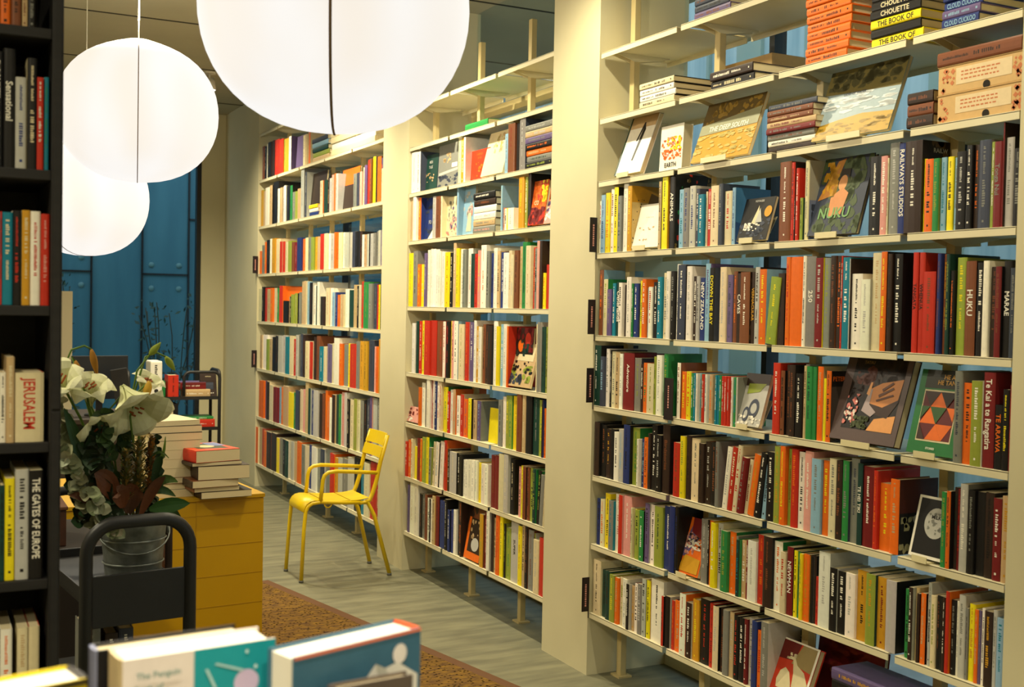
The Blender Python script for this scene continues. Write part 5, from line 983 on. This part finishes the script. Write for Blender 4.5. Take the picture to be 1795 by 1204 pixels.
def leaf_obj(label, leaves, name='leafy_stem', cat='foliage', grp='leafy stems in the bucket', stemto=None, sc_=DGR):
    q = MB(); stem(q, stemto or leaves[0][0][0], .003, sc_); o = q.build(name, 'leafm'); tag(o, label, cat, grp)
    for path, wds, c, c2, upv, cup in leaves:
        q = MB(); strip(q, path, wds, c, c2, up=upv, cup=cup); p = q.build('leaf', 'leafm'); p.parent = o
    return o
def lf(p0, p1, w, c, c2=None, bow=(0,0,.02), cup=.2, n=7):
    p0 = Vector(p0); p1 = Vector(p1); b = Vector(bow); pts = [p0.lerp(p1, i/n)+b*math.sin(math.pi*i/n) for i in range(n+1)]
    pr = [math.sin(math.pi*(.06+.92*i/n))**.8*w for i in range(n+1)]; pr[-1] = .001
    return (pts, pr, c, c2, Vector((0,-1,.25)), cup)
leaf_obj('long dark strap leaf crossing the left of the bouquet', [lf(px3(158,860,3.44), px3(112,715,3.44), .017, lin((34,60,30)), lin((40,72,36)))])
leaf_obj('large oval green leaf jutting right above the cart arch', [lf(px3(262,893,3.46), px3(333,882,3.44), .022, lin((52,92,36)), lin((44,84,34)), (0,0,.004))])
leaf_obj('long green leaf arching down behind the cart handle', [lf(px3(270,905,3.5), px3(330,950,3.5), .010, lin((60,86,36)), None, (.02,0,.03)), lf(px3(262,900,3.52), px3(318,930,3.5), .012, lin((50,76,32)), None, (.02,0,.03))])
BR1 = lin((104,58,30)); BR2 = lin((72,44,28))
leaf_obj('cluster of brown backed leaves low in the bouquet', [lf(px3(205,880,3.42), px3(165,830,3.40), .030, BR1, BR2), lf(px3(225,900,3.42), px3(240,850,3.40), .030, BR2, BR1), lf(px3(245,905,3.44), px3(290,835,3.42), .016, BR1, BR2), lf(px3(190,905,3.45), px3(120,868,3.42), .016, lin((120,70,34)), BR2), lf(px3(215,890,3.40), px3(205,862,3.38), .026, BR1, BR2), lf(px3(180,900,3.44), px3(150,850,3.42), .022, BR2, lin((50,56,34)))], sc_=BR2)
leaf_obj('dark leafy stem at the right edge of the bouquet', [lf(px3(262,860,3.46), px3(312,845,3.44), .014, DGR, GRN), lf(px3(268,850,3.46), px3(285,800,3.44), .013, DGR, lin((40,70,30))), lf(px3(262,840,3.46), px3(290,765,3.44), .005, GRN, lin((110,140,50)), (.012,0,0)), lf(px3(262,805,3.46), px3(296,803,3.44), .004, DGR, GRN), lf(px3(250,870,3.46), px3(308,870,3.44), .013, DGR, lin((52,84,36)))])
rnd = random.Random(12)
def euc(label, base, tip, n, w, cols, spread=.03):
    b = px3(*base); t = px3(*tip); q = MB(); stem(q, b, .0025, lin((90,80,50))); q.tube([b, b.lerp(t, .5)+Vector((.005,0,0)), t], .002, lin((90,80,50)), n=5)
    o = q.build('eucalyptus_branch', 'leafm'); tag(o, label, 'foliage', 'eucalyptus branches in the bucket')
    for i in range(n):
        c = b.lerp(t, (i+.3)/n); a = rnd.uniform(0, 6.28); d = Vector((math.cos(a), -.5*abs(math.sin(a))-.1, math.sin(a)*.9+.2)).normalized(); L = w*rnd.uniform(1.5, 2.2)
        cc = vary(cols[i % len(cols)], .15); q = MB(); pts = [c+d*L*k/5+Vector((0,0,-.1*L*(k/5)**2)) for k in range(6)]
        strip(q, pts, [w*x for x in (.1,.75,1,.95,.65,.06)], cc, None, up=Vector((rnd.uniform(-.5,.5),-1,.4)), cup=.2); p = q.build('leaf', 'leafm'); p.parent = o
SG = [lin((150,156,128)), lin((126,134,100)), lin((170,168,136)), lin((110,112,80))]
euc('round leaved silvery branch low at the left, by the rack', (170,920,3.46), (108,790,3.42), 44, .019, SG)
euc('round leaved silvery branch rising behind the black rack', (150,880,3.5), (104,700,3.46), 40, .018, SG)
euc('silvery branch spilling over the bucket front', (200,930,3.44), (150,860,3.38), 26, .018, SG)
euc('small leaved dark branch in the centre under the lilies', (200,880,3.46), (180,720,3.44), 40, .017, [DGR, lin((48,70,34)), lin((60,84,44))])
euc('dark leafy branch behind the largest lily', (230,880,3.52), (215,745,3.50), 38, .018, [DGR, lin((40,60,30)), lin((70,84,40))])
euc('dark leafy branch filling the middle of the bouquet', (190,900,3.42), (150,760,3.46), 46, .024, [lin((34,48,28)), DGR, lin((44,50,30))])
# fuzzy brown-green spikes (one dense flower head each)
def spike(label, base, tip, w, cols, n=320):
    b = px3(*base); t = px3(*tip); q = MB(); stem(q, b, .003, lin((70,60,34))); q.tube([b, t], [w*.4, w*.25], lin((74,70,34)), n=8)
    ax = (t-b)
    for i in range(n):
        u = rnd.random(); a = rnd.uniform(0, 6.283); r = w*(1.15-.5*u)*rnd.uniform(.7, 1.15); c = b+ax*u; d = Vector((math.cos(a), math.sin(a), rnd.uniform(.4, 1.3))); p0 = c+Vector((math.cos(a), math.sin(a), 0))*r*.45; p1 = p0+d.normalized()*r*.75; s = Vector((-math.sin(a), math.cos(a), 0))*.0018
        q.face([p0-s, p0+s, p1+s*1.4, p1-s*1.4], cols[i % len(cols)])
    o = q.build('flower_spike', 'leafm'); tag(o, label, 'flower', 'fuzzy flower spikes')
SC = [lin((104,104,44)), lin((128,106,48)), lin((78,86,38)), lin((160,128,62))]
spike('fuzzy olive flower spike right of centre, under the largest lily', (240,870,3.44), (245,770,3.44), .028, SC)
spike('fuzzy brown flower spike with orange florets, right side', (262,850,3.47), (266,765,3.47), .016, [lin((150,96,40)), lin((180,120,50)), lin((110,90,40))])
spike('fuzzy dark spike in the middle of the bouquet', (222,880,3.43), (222,790,3.43), .024, SC)
# bare plants outside the end window
euc('dark leafy branch low at the right of the bouquet', (262,900,3.48), (272,770,3.50), 34, .018, [DGR, lin((38,54,30)), lin((56,70,36))])
euc('dark leafy branch low at the left of the bouquet', (150,915,3.46), (128,800,3.48), 34, .022, [DGR, lin((38,50,30)), lin((50,48,30))])
def shrub(x, y, h, label):
    r = random.Random(int(x*77)); q = MB(); c = lin((36,58,44))
    for i in range(9):
        p = [Vector((x+r.uniform(-.1,.1), y+r.uniform(-.1,.1), 0))]; d = Vector((r.uniform(-.16,.16), r.uniform(-.1,.1), 1))
        for k in range(6): d += Vector((r.uniform(-.12,.12), r.uniform(-.1,.1), 0)); p.append(p[-1]+d.normalized()*h/6*r.uniform(.8,1.1))
        q.tube(p, .006, lin((60,62,48)), n=5)
        for k in range(26):
            a = p[r.randint(2, 6)]+Vector((r.uniform(-.08,.08), r.uniform(-.08,.08), r.uniform(-.12,.12))); s = r.uniform(.02,.045); v = Vector((r.uniform(-1,1), r.uniform(-1,1), r.uniform(-.5,1))).normalized(); w = v.orthogonal()
            q.face([a, a+v*s+w*s*.4, a+v*s*2, a+v*s-w*s*.4], vary(c, .3))
    tag(q.build('shrub', 'leafm'), label, 'shrub', 'shrubs outside the end window')
shrub(1.30, 12.6, 1.75, 'leafy shrub outside the end window, left of the binder')
shrub(2.35, 12.9, 1.6, 'sparse shrub outside the end window, above the far cart')
